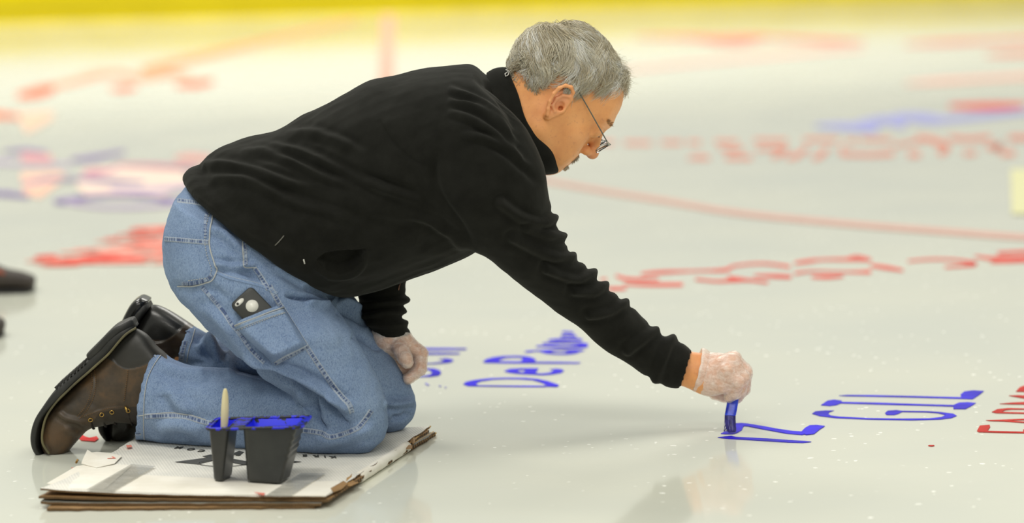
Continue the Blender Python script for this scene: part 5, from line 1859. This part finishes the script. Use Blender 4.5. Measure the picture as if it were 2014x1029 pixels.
# ---------------- spectacles
sp = empty('eyeglasses', Vector(HR @ np.array([0.105, 0, 0.010]) + HO))
tag(sp, 'thin rimless eyeglasses with grey temples worn low on the nose', 'glasses')
GREYM = plain('temple_grey', srgb(104, 106, 100), 0.35, 0.5)
DTIP = plain('temple_tip', srgb(42, 42, 40), 0.4)
Hp = lambda x, y, z: Vector(HR @ np.array([x, y, z]) + HO)
for s_ in (-1, 1):
    pts = catmull([(-0.0275, 0.078, 0.020), (-0.018, 0.0785, 0.0365), (-0.006, 0.0785, 0.0405), (0.010, 0.0775, 0.0365)], 5)
    V, Fc = tube([Hp(x, s_ * y, z) for x, y, z in pts], 0.0019, 8)
    tpn = mesh_obj('temple', *tube([Hp(x, s_ * y, z) for x, y, z in catmull([(0.008, 0.0777, 0.0370), (0.045, 0.0755, 0.0270), (0.099, 0.068, 0.0120)], 5)], 0.0011, 8), GREYM, sp)
    mesh_obj('temple_tip', V, Fc, DTIP, tpn)
    mesh_obj('hinge', *tube([Hp(0.098, s_ * 0.068, 0.0123), Hp(0.104, s_ * 0.0655, 0.0110), Hp(0.106, s_ * 0.060, 0.0105)], 0.0018, 8), STEEL, sp)
LENS = NT('lens_glass'); LENS.set(Base__Color=(0.97, 0.98, 0.97, 1), Roughness=0.03); LENS.b.inputs['Transmission Weight'].default_value = 1.0; LENS.b.inputs['IOR'].default_value = 1.25
LENS = LENS.m
for s_ in (-1, 1):
    N = 36; V = []; 
    # lens tilted: lower rim towards the cheek
    for z_ in (0.0, 0.0015):
        for k in range(N):
            a = 2 * math.pi * k / N
            yy = 0.0245 * math.copysign(abs(math.cos(a)) ** 0.8, math.cos(a)); zz_ = 0.0135 * math.copysign(abs(math.sin(a)) ** 0.8, math.sin(a))
            V.append(Hp(0.1065 + z_ - 0.10 * abs(yy) * 0.6 + 0.25 * zz_ - 0.10 * abs(yy) ** 1, s_ * (0.036 + yy), 0.0005 + zz_))
    Fc = [(k, (k + 1) % N, N + (k + 1) % N, N + k) for k in range(N)] + [tuple(range(N))[::-1], tuple(range(N, 2 * N))]
    ln_ = fix_normals(mesh_obj('lens', V, Fc, LENS, sp, smooth=False))
    rim = [V[k] for k in range(N)] + [V[0]]
    mesh_obj('lens_rim', *tube(rim, 0.0005, 6), plain('rim_dark', srgb(46, 42, 38), 0.35, 0.5), ln_)
mesh_obj('bridge', *tube([Hp(x, y, z) for x, y, z in catmull([(0.108, -0.013, 0.004), (0.110, -0.006, 0.009), (0.110, 0.006, 0.009), (0.108, 0.013, 0.004)], 5)], 0.0010, 8), STEEL, sp)
# ================================================================== CARDBOARD UNDER THE KNEES
def m_card(name, c1, c2, ribs=None, rough=0.75):
    t = NT(name)
    co = t.coord()
    c = t.ramp(t.noise(12, 5, 0.6, co), [(0.35, c1), (0.65, c2)])
    if ribs:
        w = t.n('ShaderNodeTexWave', Scale=ribs, Distortion=0.4)
        w.bands_direction = 'X'
        mp = t.n('ShaderNodeMapping'); mp.inputs['Rotation'].default_value = (0, 0, math.radians(-14))
        t.l(co, mp.inputs[0]); t.l(mp.outputs[0], w.inputs['Vector'])
        c = t.mix(t.ramp(w.outputs['Fac'], [(0.2, (0.28, 0.28, 0.28)), (0.8, (0, 0, 0))]), c, tuple(x * 0.72 for x in c1))
        t.bump(w.outputs['Fac'], 0.25, 0.0012)
    t.base(c); t.set(Roughness=rough)
    return t.m


CW = m_card('white_card', srgb(216, 214, 206), srgb(236, 232, 222), 62)
CWP = m_card('white_card_plain', srgb(226, 220, 206), srgb(240, 236, 226))
CB = m_card('brown_card', srgb(128, 96, 56), srgb(160, 124, 78))
CE = NT('corrugated_edge')
w = CE.n('ShaderNodeTexWave', Scale=95.0, Distortion=2.5, Detail=2.0)
CE.l(CE.coord(), w.inputs['Vector'])
CE.base(CE.ramp(w.outputs['Fac'], [(0.25, srgb(58, 42, 26)), (0.7, srgb(128, 98, 60))])); CE.set(Roughness=0.85); CE = CE.m
CDARK = m_card('card_brown_liner', srgb(112, 92, 64), srgb(140, 118, 88))  # plain mid-brown liner card
CGREY = m_card('card_grey_liner', srgb(112, 110, 102), srgb(136, 134, 124))

box = empty('flattened_box', G(460, 920, 0)); tag(box, 'flattened white cardboard box under the knees with torn brown edges', 'cardboard box')


def sheet(name, corners, z, th, mats, curl=None, jag=0.002, nu=70, nv=36, seed=0):
    """corners px NL,NR,FR,FL measured at height z"""
    c = [np.array(G(x, y, z)) for x, y in corners]
    V = []; rr = random.Random(seed)
    for lay in (0, 1):
        for j in range(nv + 1):
            for i in range(nu + 1):
                u, w_ = i / nu, j / nv
                p = (1 - u) * (1 - w_) * c[0] + u * (1 - w_) * c[1] + u * w_ * c[2] + (1 - u) * w_ * c[3]
                e_ = jag * (noise.noise(Vector((u * 22 + seed, w_ * 15, 1.0))) + 0.6 * noise.noise(Vector((u * 70 + seed, w_ * 50, 2.0))))
                if j == 0: p = p + np.array([0, -1, 0]) * e_ * 1.2
                if j == nv: p = p + np.array([0, 1, 0]) * e_
                if i == 0: p = p + np.array([-1, 0, 0]) * e_ * 1.6
                if i == nu: p = p + np.array([1, 0, 0]) * e_ * 1.6
                h = 0.0006 * noise.noise(Vector((u * 6 + seed, w_ * 6, 3)))
                if curl: h += curl(u, w_)
                V.append((p[0], p[1], z + h - (th if lay == 0 else 0)))
    N = (nu + 1) * (nv + 1); W_ = nu + 1
    Fc = []; mi = []
    for j in range(nv):
        for i in range(nu):
            a = j * W_ + i
            Fc.append((a + N, a + N + 1, a + N + W_ + 1, a + N + W_)); mi.append(0)
            Fc.append((a, a + W_, a + W_ + 1, a + 1)); mi.append(1)
    for i in range(nu):
        Fc.append((i, i + 1, i + 1 + N, i + N)); mi.append(2)
        a = nv * W_ + i; Fc.append((a + 1, a, a + N, a + N + 1)); mi.append(2)
    for j in range(nv):
        a = j * W_; Fc.append((a + W_, a, a + N, a + W_ + N)); mi.append(2)
        a = j * W_ + nu; Fc.append((a, a + W_, a + W_ + N, a + N)); mi.append(2)
    o = mesh_obj(name, V, Fc, mats[0], box, smooth=False)
    for m_ in mats[1:]: o.data.materials.append(m_)
    o.data.polygons.foreach_set('material_index', mi)
    return o


def c_top(u, w):
    h = 0.0125 * math.exp(-u * 3.2) * math.exp(-w * 4.0)
    return h
sheet('bottom_panel', [(92, 1001), (618, 996), (857, 853), (262, 868)], 0.0045, 0.0042, (CB, CB, CE), curl=lambda u, w: 0.001 * math.exp(-u * 12), jag=0.004, seed=3)
sheet('inner_flap', [(80, 990), (632, 990), (856, 850), (262, 868)], 0.0095, 0.0040, (CGREY, CB, CE), curl=lambda u, w: 0.003 * math.exp(-u * 14) * math.exp(-w * 4), jag=0.0035, seed=8)
sheet('inner_flap', [(76, 983), (646, 983), (844, 846), (264, 866)], 0.0138, 0.0036, (CB, CB, CE), curl=lambda u, w: 0.0055 * math.exp(-u * 3.5) * math.exp(-w * 5), jag=0.003, seed=12)
topo = sheet('top_panel', [(80, 976), (640, 978), (845, 839), (266, 863)], 0.0180, 0.0030, (CW, CB, CE), curl=c_top, jag=0.0022, seed=21)
fold = []
for k in range(15):
    f = k / 14
    fold.append(G(704 + (799 - 704) * f + 0.7 * math.sin(k * 2.3), 941 + (879 - 941) * f, 0.0095))
V, Fc = tube(fold, 0.0094, 14); mesh_obj('folded_side', V, Fc, CWP, box)
def on_top(px, off=0.0006):
    """point on the top panel"""
    z = 0.0185
    for _ in range(3):
        g = G(px[0], px[1], z)
        lo_, n_, i_, d_ = tpt.ray_cast(Vector((g.x, g.y, 0.3)), Vector((0, 0, -1)))
        if lo_ is None: return g
        z = lo_.z + off
    return G(px[0], px[1], z)


bm = bmesh.new(); bm.from_mesh(topo.data); bm.normal_update(); tpt = BVHTree.FromBMesh(bm); bm.free()
# torn paper tongue on the left edge
def flake(name, pts, z, mat, seed, amp=0.006, parent=None):
    n_ = len(pts); V = []
    for lay in (0, 1):
        for k, (x, y) in enumerate(pts):
            g = on_top((x, y), 0.0004) if z > 0.0195 else G(x, y, z)
            zb = g.z if z > 0.0195 else z
            h = amp * (0.5 + 0.7 * noise.noise(Vector((k * 1.7 + seed, 2.2, 0))))
            V.append((g.x, g.y, zb + h - 0.0008 * lay))
    cx = Vector(V[0]) * 0
    for k in range(n_): cx += Vector(V[k])
    cx /= n_
    V.append((cx.x, cx.y, cx.z + amp * 0.4)); V.append((cx.x, cx.y, cx.z + amp * 0.4 - 0.0008))
    Fc = []
    for k in range(n_):
        k2 = (k + 1) % n_
        Fc += [(k, k2, 2 * n_), (n_ + k2, n_ + k, 2 * n_ + 1), (k, n_ + k, n_ + k2, k2)]
    return fix_normals(mesh_obj(name, V, Fc, mat, parent or box, smooth=False))
flake('torn_paper', [(160, 915), (163, 905), (172, 888), (176, 893), (190, 891), (215, 893), (240, 900), (225, 915), (190, 922)], 0.0205, CWP, 1, 0.004)
flake('torn_paper', [(92, 952), (150, 918), (185, 912), (260, 916), (205, 964), (140, 962)], 0.0212, CWP, 5, 0.0015)
flake('torn_paper', [(205, 966), (262, 934), (420, 942), (560, 955), (600, 968), (560, 975), (380, 972)], 0.0203, CWP, 9, 0.0010)
flake('torn_paper', [(566, 976), (612, 948), (664, 946), (672, 950), (640, 977)], 0.0203, CWP, 13, 0.0012)
for k, pts in enumerate((
        [(640, 950), (648, 941), (660, 940), (668, 946), (664, 952)], [(664, 944), (672, 936), (680, 933), (686, 940), (680, 950)], [(676, 948), (688, 940), (694, 936), (699, 944), (690, 955), (680, 956)],
        [(650, 966), (662, 956), (676, 950), (684, 955), (672, 966), (656, 975)], [(636, 984), (650, 970), (664, 964), (668, 970), (650, 984), (626, 994)], [(668, 962), (684, 954), (702, 950), (706, 954), (690, 962)])):
    flake('torn_edge', pts, 0.006 + 0.003 * (k % 4), CB if k % 2 else m_card('torn_brown_%s' % 'abcdef'[k], srgb(150, 112, 58), srgb(186, 146, 86)), 20 + k, 0.008)
for k, pts in enumerate(([(794, 870), (800, 864), (808, 866), (806, 876), (798, 878)], [(797, 880), (804, 874), (812, 876), (810, 886), (800, 888)], [(806, 872), (812, 864), (818, 868), (814, 878)])):
    flake('torn_edge', pts, 0.006 + 0.003 * k, CB, 40 + k, 0.007)
GOLD = m_card('raw_edge_tan', srgb(160, 122, 60), srgb(196, 158, 92))
for (x0, y0, x1, y1, z0) in ((806, 872, 847, 839, 0.0135), (808, 880, 858, 852, 0.0040), (806, 877, 853, 850, 0.0085), (618, 994, 690, 950, 0.004), (630, 986, 696, 944, 0.010)):
    V, Fc = tube([G(x0 + (x1 - x0) * k / 10 + 0.6 * math.sin(k * 3), y0 + (y1 - y0) * k / 10, z0) for k in range(11)], 0.0016, 6)
    mesh_obj('raw_edge', V, Fc, GOLD, box)
V, Fc = tube([G(150 + k * 0.5, 910 - k, 0.021 + 0.004 * math.sin(k)) for k in range(6)], 0.002, 6); mesh_obj('torn_edge', V, Fc, GOLD, box)

TAPE = NT('packing_tape'); TAPE.base(TAPE.ramp(TAPE.noise(30, 3), [(0.3, srgb(166, 166, 158)), (0.7, srgb(200, 198, 190))])); TAPE.set(Roughness=0.18, Alpha=0.62); TAPE.bump(TAPE.noise(60, 3), 0.25, 0.001); TAPE = TAPE.m
PZ[0] = 0.0


def strip(name, a, b, c, d, mat, n_=24, off=0.0010):
    V = []
    for k in range(n_ + 1):
        f = k / n_
        for j in range(7):
            g = j / 6
            x = (a[0] + (d[0] - a[0]) * f) * (1 - g) + (b[0] + (c[0] - b[0]) * f) * g
            y = (a[1] + (d[1] - a[1]) * f) * (1 - g) + (b[1] + (c[1] - b[1]) * f) * g
            V.append(on_top((x, y), off + 0.0003 * math.sin(k * 1.9)))
    Fc = [(k * 7 + j, k * 7 + j + 1, (k + 1) * 7 + j + 1, (k + 1) * 7 + j) for k in range(n_) for j in range(6)]
    return mesh_obj(name, V, Fc, mat, box)
strip('tape', (258, 913), (306, 917), (222, 967), (170, 963), TAPE, off=0.0035)
strip('tape', (592, 930), (641, 931), (570, 977), (520, 976), TAPE, off=0.0028)

INK = plain('printed_ink', srgb(66, 66, 63), 0.7)
def ink(name, pts, off=0.0012):
    g = [on_top(p, off) for p in pts]
    tr = triang(pts)
    V = list(g) + [p - Vector((0, 0, 0.0006)) for p in g]
    n_ = len(g)
    Fc = list(tr) + [tuple(n_ + i for i in t[::-1]) for t in tr] + [(k, n_ + k, n_ + (k + 1) % n_, (k + 1) % n_) for k in range(n_)]
    return fix_normals(mesh_obj(name, V, Fc, INK, box, smooth=False))
ink('printed_star', [(344, 908.5), (415, 899), (430, 903), (396, 911), (390, 913)])
ink('printed_star', [(398, 897.5), (414, 894), (440, 900), (420, 902)])
ink('printed_star', [(440, 900), (462, 903), (500, 910), (520, 916), (478, 914), (440, 906)])
ink('printed_star', [(500, 905), (560, 905), (593, 908), (560, 912), (510, 912)])
ink('printed_star', [(455, 893), (470, 887), (480, 889), (470, 896)])
ring_ = [(438 + 47 * math.cos(a), 911.5 + 6.2 * math.sin(a)) for a in np.linspace(0, 2 * math.pi, 48)]
V, Fc = tube([on_top(p, 0.0012) for p in ring_], 0.0007, 6); mesh_obj('printed_ring', V, Fc, INK, box)


def glyph(ch, px, size, rot, parent, mat, off=0.0011, thick=0.0004):
    cu = bpy.data.curves.new('g', 'FONT'); cu.body = ch; cu.size = size; cu.align_x = 'CENTER'; cu.align_y = 'CENTER'; cu.extrude = thick; cu.offset = size * 0.02
    ob = bpy.data.objects.new('g', cu); COL.objects.link(ob)
    dg = bpy.context.evaluated_depsgraph_get()
    me = bpy.data.meshes.new_from_object(ob.evaluated_get(dg)); me.name = 'printed_letter'
    bpy.data.objects.remove(ob)
    p = on_top(px, off)
    me.transform(Matrix.Translation(p) @ Matrix.Rotation(rot, 4, 'Z') @ Matrix.Diagonal((0.9, 1.3, 1, 1)))
    me.materials.clear(); me.materials.append(mat)
    o = bpy.data.objects.new('printed_letter', me); COL.objects.link(o); adopt(o, parent)
for ch, x, y, r_ in (('K', 655, 899, 190), ('I', 639, 898, 188), ('R', 622, 897, 186), ('E', 600, 896, 184), ('E', 470, 894, 176), ('C', 397, 886.5, 172), ('O', 376, 883.5, 170), ('M', 352, 880.5, 168)):
    glyph(ch, (x, y), 0.019, math.radians(r_), box, INK)
REDDOT = m_paint('paint_speck_red', srgb(214, 110, 96), srgb(224, 140, 126), 0.5)
for pts in ([(205, 899), (222, 898), (228, 901), (212, 902)], [(140, 920), (160, 919), (164, 923), (148, 924)], [(248, 876), (258, 875), (260, 879), (250, 880)], [(500, 968), (522, 970), (518, 974)]):
    o = ink('paint_speck', pts, 0.0045); o.data.materials[0] = REDDOT

# ================================================================== PAINT TRAY (two joined black cups)
ZT = 0.0208
def m_tray_in():
    t = NT('tray_inside_blue')
    n_ = t.noise(55, 3, 0.55)
    t.base(t.ramp(n_, [(0.60, srgb(34, 44, 236)), (0.63, srgb(14, 14, 18))])); t.set(Roughness=0.3)
    return t.m
TIN = m_tray_in()
TRIM_ = NT('tray_rim')
TRIM_.base(TRIM_.ramp(TRIM_.noise(75, 3, 0.6), [(0.50, srgb(26, 26, 27)), (0.55, srgb(34, 40, 220))])); TRIM_.set(Roughness=0.3); TRIM_ = TRIM_.m
TBODY = NT('tray_black'); TBODY.base(TBODY.ramp(TBODY.noise(25, 3), [(0.3, srgb(34, 35, 34)), (0.7, srgb(48, 49, 47))])); TBODY.set(Roughness=0.32); TBODY = TBODY.m
tray = empty('paint_tray', G(495, 948, ZT)); tag(tray, 'black two-cell plastic paint tray with bright blue paint inside, standing on the cardboard', 'paint tray')
TH_ = 0.112


def rr_quad(c4, r, n=7):
    """rounded quad through 4 corners (world points), counter-clockwise"""
    out = []
    for k in range(4):
        p = c4[k]; a = c4[k - 1]; b = c4[(k + 1) % 4]
        ra = min(r, (a - p).length * 0.45); rb = min(r, (b - p).length * 0.45)
        s_ = p + (a - p).normalized() * ra; e_ = p + (b - p).normalized() * rb
        for j in range(n + 1):
            t_ = j / n
            out.append(s_ * (1 - t_) ** 2 + p * 2 * t_ * (1 - t_) + e_ * t_ ** 2)
    return out


def back(p0, px, py, Y): return Vector(to(px, py, Y))
Yb, Yf = -0.372, -0.462
lb = [G(484, 949, ZT), G(551, 953, ZT), G(573, 938, ZT)]; lb.append(lb[0] + (lb[2] - lb[1]))
lt_ = [Vector(to(477, 843, Yf)), Vector(to(583, 846, Yf)), Vector(to(604, 827, Yb)), Vector(to(497, 824, Yb))]
sb = [G(419, 946, ZT), G(437, 949, ZT), G(458, 935, ZT)]; sb.append(sb[0] + (sb[2] - sb[1]))
st_ = [Vector(to(410, 839, Yf)), Vector(to(450, 843, Yf)), Vector(to(470, 823, Yb)), Vector(to(430, 820, Yb))]
for q_ in (lt_, st_):
    zm = sum(p.z for p in q_) / 4
    for p in q_: p.z = zm
zr = (lt_[0].z + st_[0].z) / 2
for q_ in (lt_, st_):
    for p in q_: p.z = zr


def cell(name, b4, t4, r, ribs=False):
    V = []; lv_ = []
    nl = 26
    base_in = [p + (sum(b4, Vector()) / 4 - p) * 0.14 for p in b4]
    lv_.append((base_in, 0.0)); 
    for k in range(nl + 1):
        f = k / nl
        q = [b4[i].lerp(t4[i], f) for i in range(4)]
        for p in q: p.z = ZT + 0.0025 + (zr - ZT - 0.0025) * f
        lv_.append((q, f))
    for p in base_in: p.z = ZT + 0.0002
    rings = []
    for q, f in lv_:
        rg_ = rr_quad(q, r)
        if ribs and 0.38 < f < 0.99:
            d_ = (q[1] - q[0]).normalized()
            am = 0.0011 * math.sin((f - 0.38) / 0.61 * math.pi * 10)
            m_ = len(rg_)
            for i in range(m_):
                c_ = sum(q, Vector()) / 4
                if (rg_[i] - c_).dot(d_) > (q[1] - c_).dot(d_) * 0.72: rg_[i] = rg_[i] + d_ * am
        rings.append(rg_)
    n_ = len(rings[0])
    for rg_ in rings: V += rg_
    Fc = [(i * n_ + k, i * n_ + (k + 1) % n_, (i + 1) * n_ + (k + 1) % n_, (i + 1) * n_ + k) for i in range(len(rings) - 1) for k in range(n_)]
    Fc.append(tuple(range(n_))[::-1])
    o = mesh_obj(name, V, Fc, TBODY, tray)
    # inner wall
    Vi = []
    for f in (1.0, 0.8, 0.6, 0.45):
        q = [b4[i].lerp(t4[i], f) for i in range(4)]
        c_ = sum(q, Vector()) / 4
        q = [p + (c_ - p).normalized() * 0.0022 for p in q]
        for p in q: p.z = ZT + (zr - ZT) * f
        Vi += rr_quad(q, r)
    Fi = [(i * n_ + k, (i + 1) * n_ + k, (i + 1) * n_ + (k + 1) % n_, i * n_ + (k + 1) % n_) for i in range(3) for k in range(n_)]
    mesh_obj('inner_wall', Vi, Fi, TIN, o)
    q = Vi[3 * n_:]
    mesh_obj('paint', [p + Vector((0, 0, 0.004)) for p in q] + [p + Vector((0, 0, 0.001)) for p in q], [tuple(range(n_))] + [tuple(range(n_, 2 * n_))[::-1]] + [(k, (k + 1) % n_, n_ + (k + 1) % n_, n_ + k) for k in range(n_)],
             plain('wet_blue_paint', srgb(36, 40, 228), 0.12), tray)
    return rings[-1]


r_l = cell('large_cup', lb, lt_, 0.010, True)
r_s = cell('small_cup', sb, st_, 0.008)
from mathutils.geometry import tessellate_polygon
outer = [Vector(to(403, 834, Yf - 0.006)), Vector(to(596, 842, Yf - 0.006)), Vector(to(614, 826, Yb + 0.006)), Vector(to(425, 817, Yb + 0.006))]
for p in outer: p.z = zr
ro = rr_quad(outer, 0.012, 8)
def shr(rg_, a):
    c_ = sum(rg_, Vector()) / len(rg_)
    return [p + (c_ - p).normalized() * a for p in rg_]
il, is_ = shr(r_l, 0.0022), shr(r_s, 0.0022)
loops = [ro, il, is_]
flat = [p for lp_ in loops for p in lp_]
tr = [tuple(t) for t in tessellate_polygon(loops)]
nf = len(flat)
V = [p + Vector((0, 0, 0.0016)) for p in flat] + [p - Vector((0, 0, 0.0016)) for p in flat]
Fc = list(tr) + [tuple(nf + i for i in t[::-1]) for t in tr]
s0 = 0
for lp_ in loops:
    m_ = len(lp_)
    for k in range(m_): Fc.append((s0 + k, nf + s0 + k, nf + s0 + (k + 1) % m_, s0 + (k + 1) % m_))
    s0 += m_
fix_normals(mesh_obj('rim', V, Fc, TRIM_, tray, smooth=False))
for nm_, lp_, rad in (('rim_bead', ro, 0.0018), ('rim_bead', shr(r_l, 0.001), 0.0015), ('rim_bead', shr(r_s, 0.001), 0.0015)):
    V, Fc = tube([p + Vector((0, 0, 0.001)) for p in lp_] + [lp_[0] + Vector((0, 0, 0.001))], rad, 8, False); mesh_obj(nm_, V, Fc, TRIM_, tray)

# brush standing in the small cup
WOOD = NT('pale_wood'); WOOD.base(WOOD.ramp(WOOD.noise(40, 4, 0.6, None, (1, 1, 0.12)), [(0.35, srgb(206, 190, 140)), (0.6, srgb(232, 222, 180)), (0.8, srgb(238, 232, 206))])); WOOD.set(Roughness=0.5); WOOD = WOOD.m
pb = empty('paintbrush', Vector(to(441, 905, -0.42))); tag(pb, 'pale wooden-handled paintbrush standing upright in the small cell of the tray', 'paintbrush')
hs = [(441.5, 764, 444.5, 764, -0.42, 0.0015), (439, 768, 447, 768, -0.42, 0.003), (437, 778, 449, 779, -0.42, 0.0042), (435.5, 795, 450, 796, -0.42, 0.0050), (434.5, 812, 450, 813, -0.42, 0.0052), (434, 830, 449, 831, -0.42, 0.0050), (434, 845, 447, 845, -0.42, 0.0045), (434, 862, 446, 862, -0.42, 0.0040), (434, 870, 446, 870, -0.42, 0.0040)]
loft_obj('handle', hs, WOOD, pb, h=0.0012, smooth=2, sub=False, e=2.2)
loft_obj('ferrule', [(432, 868, 447, 868, -0.42, 0.0048), (431, 890, 448, 890, -0.42, 0.0052)], STEEL, pb, h=0.0012, smooth=0, sub=False, e=3)
loft_obj('bristles', [(431.5, 888, 447.5, 888, -0.42, 0.0045), (431, 900, 448, 900, -0.42, 0.005), (434, 916, 445, 916, -0.42, 0.003)], plain('bristle_blue', srgb(30, 26, 120), 0.6), pb, h=0.0012, smooth=0, sub=False, e=3)

# ================================================================== BRUSH IN THE HAND
tip = G(1438, 852, 0.002)
by = tip.y
hb = empty('paintbrush', tip); tag(hb, 'blue-smeared flat paintbrush held in the gloved hand, tip on the painted Z', 'paintbrush')
FER = NT('ferrule_blue'); FER.base(FER.ramp(FER.noise(90, 3, 0.5), [(0.35, srgb(24, 44, 190)), (0.55, srgb(34, 66, 225)), (0.8, srgb(50, 90, 238))])); FER.set(Roughness=0.3); FER = FER.m
BRI = NT('bristles_dark_blue'); BRI.base(BRI.ramp(BRI.noise(260, 3, 0.6, None, (1, 1, 0.08)), [(0.3, srgb(18, 14, 84)), (0.7, srgb(40, 30, 140))])); BRI.set(Roughness=0.35); BRI.bump(BRI.noise(400, 2, 0.6, None, (1, 1, 0.05)), 0.5, 0.001); BRI = BRI.m
ys = lambda y: 0.030 + (by - 0.030) * (y - 745) / (852 - 745)
loft_obj('handle', [(1440, 700, 1446, 700, ys(700), 0.003), (1438, 715, 1450, 716, ys(715), 0.0045), (1437, 745, 1452, 747, ys(745), 0.0050), (1434, 780, 1452, 782, ys(780), 0.0055)], WOOD, hb, h=0.0015, smooth=1, sub=False, e=2.4)
loft_obj('ferrule', [(1432, 778, 1453, 779, ys(778), 0.0056), (1430, 790, 1452, 790, ys(790), 0.0062), (1428, 802, 1450, 803, ys(802), 0.0062), (1425, 817, 1447, 818, ys(817), 0.0060)], FER, hb, h=0.0010, smooth=1, sub=False, e=4)
loft_obj('bristles', [(1425.5, 815, 1446.5, 816, ys(816), 0.0056), (1425, 824, 1446, 824, ys(824), 0.0060), (1426, 834, 1447, 834, ys(834), 0.0062), (1428.5, 844, 1448, 844, ys(844), 0.0060), (1433, 850.5, 1447, 850, by, 0.0045)], BRI, hb, h=0.0010, smooth=1, sub=False, e=3.5)
m = MB()
for k in range(26):
    x = random.uniform(1426, 1447)
    a = Vector(to(x, 818, ys(818) - 0.005)); b = Vector(to(x + random.uniform(-3, 1), 836, ys(836) - 0.006)); c = Vector(to(x + random.uniform(-5, 3), 849, by - 0.005))
    m.add(tube([a, b, c], 0.00035, 4, False))
m.build('stray_bristles', BRI, hb)

# ================================================================== SHOES OF A BYSTANDER
SUP = m_leather('shoe_dark', srgb(40, 34, 30), srgb(54, 46, 40), srgb(66, 56, 48), 0.7)
SOB = plain('shoe_sole', srgb(26, 24, 23), 0.7)
def shoe(dx, dy, label, s=1.0):
    g = G(62 + dx, 577 + dy); Y = g.y + 0.045
    sc = (7.26 / (g.y + 5.0)) * s
    X = lambda x: 62 + dx + (x - 62) * sc
    Z = lambda y: 577 + dy + (y - 577) * sc
    e_ = empty('shoe', Vector((P(X(-40), 560 + dy, Y).x, Y, 0))); tag(e_, label, 'shoe')
    st = [(68, 552, 66, 562), (67, 545, 66, 566), (60, 541, 60, 567), (40, 534, 40, 566), (10, 528, 10, 566), (-30, 510, -30, 566), (-70, 486, -70, 566), (-100, 474, -100, 566), (-130, 472, -130, 566), (-148, 480, -146, 566)]
    hw = [0.02, 0.036, 0.044, 0.050, 0.052, 0.046, 0.040, 0.038, 0.038, 0.028]
    u_ = loft_obj('upper', [(X(a), Z(b), X(c), Z(d_), Y, w_ * s) for (a, b, c, d_), w_ in zip(st, hw)], SUP, e_, h=0.004, e=2.6)
    tint_by(u_, lambda c, p, t: None)
    so = [(66, 563, 64, 577), (62, 563, 62, 577.5), (40, 563, 40, 577.5), (-20, 563, -20, 575), (-80, 563, -80, 576), (-110, 563, -110, 577.5), (-150, 563, -148, 577.5), (-154, 565, -152, 577)]
    hs_ = [0.03, 0.044, 0.055, 0.050, 0.042, 0.042, 0.034, 0.02]
    loft_obj('sole', [(X(a), Z(b), X(c), Z(d_), Y, w_ * s) for (a, b, c, d_), w_ in zip(so, hs_)], SOB, e_, h=0.004, smooth=1, e=3.5)
    w3 = [Vector(to(X(x), Z(y), Y - 0.040 * s)) for x, y in ((12, 545), (4, 538), (-6, 532))]
    mesh_obj('orange_trim', *tube(w3, 0.006, 8), plain('trim_orange', srgb(150, 70, 36), 0.7), u_)
    # trouser leg rising out of the shoe
    loft_obj('trouser_cuff', [(X(-145), Z(470), X(-60), Z(480), Y, 0.050), (X(-148), Z(500), X(-66), Z(500), Y, 0.055)], plain('trouser_dark', srgb(40, 40, 44), 0.9), e_, h=0.005, sub=False)
    return e_
shoe(0, 0, 'dark brown shoe toe cut by the left edge, the larger of two')
shoe(-61, 90, 'tip of a dark shoe barely showing at the left edge, below the larger one')
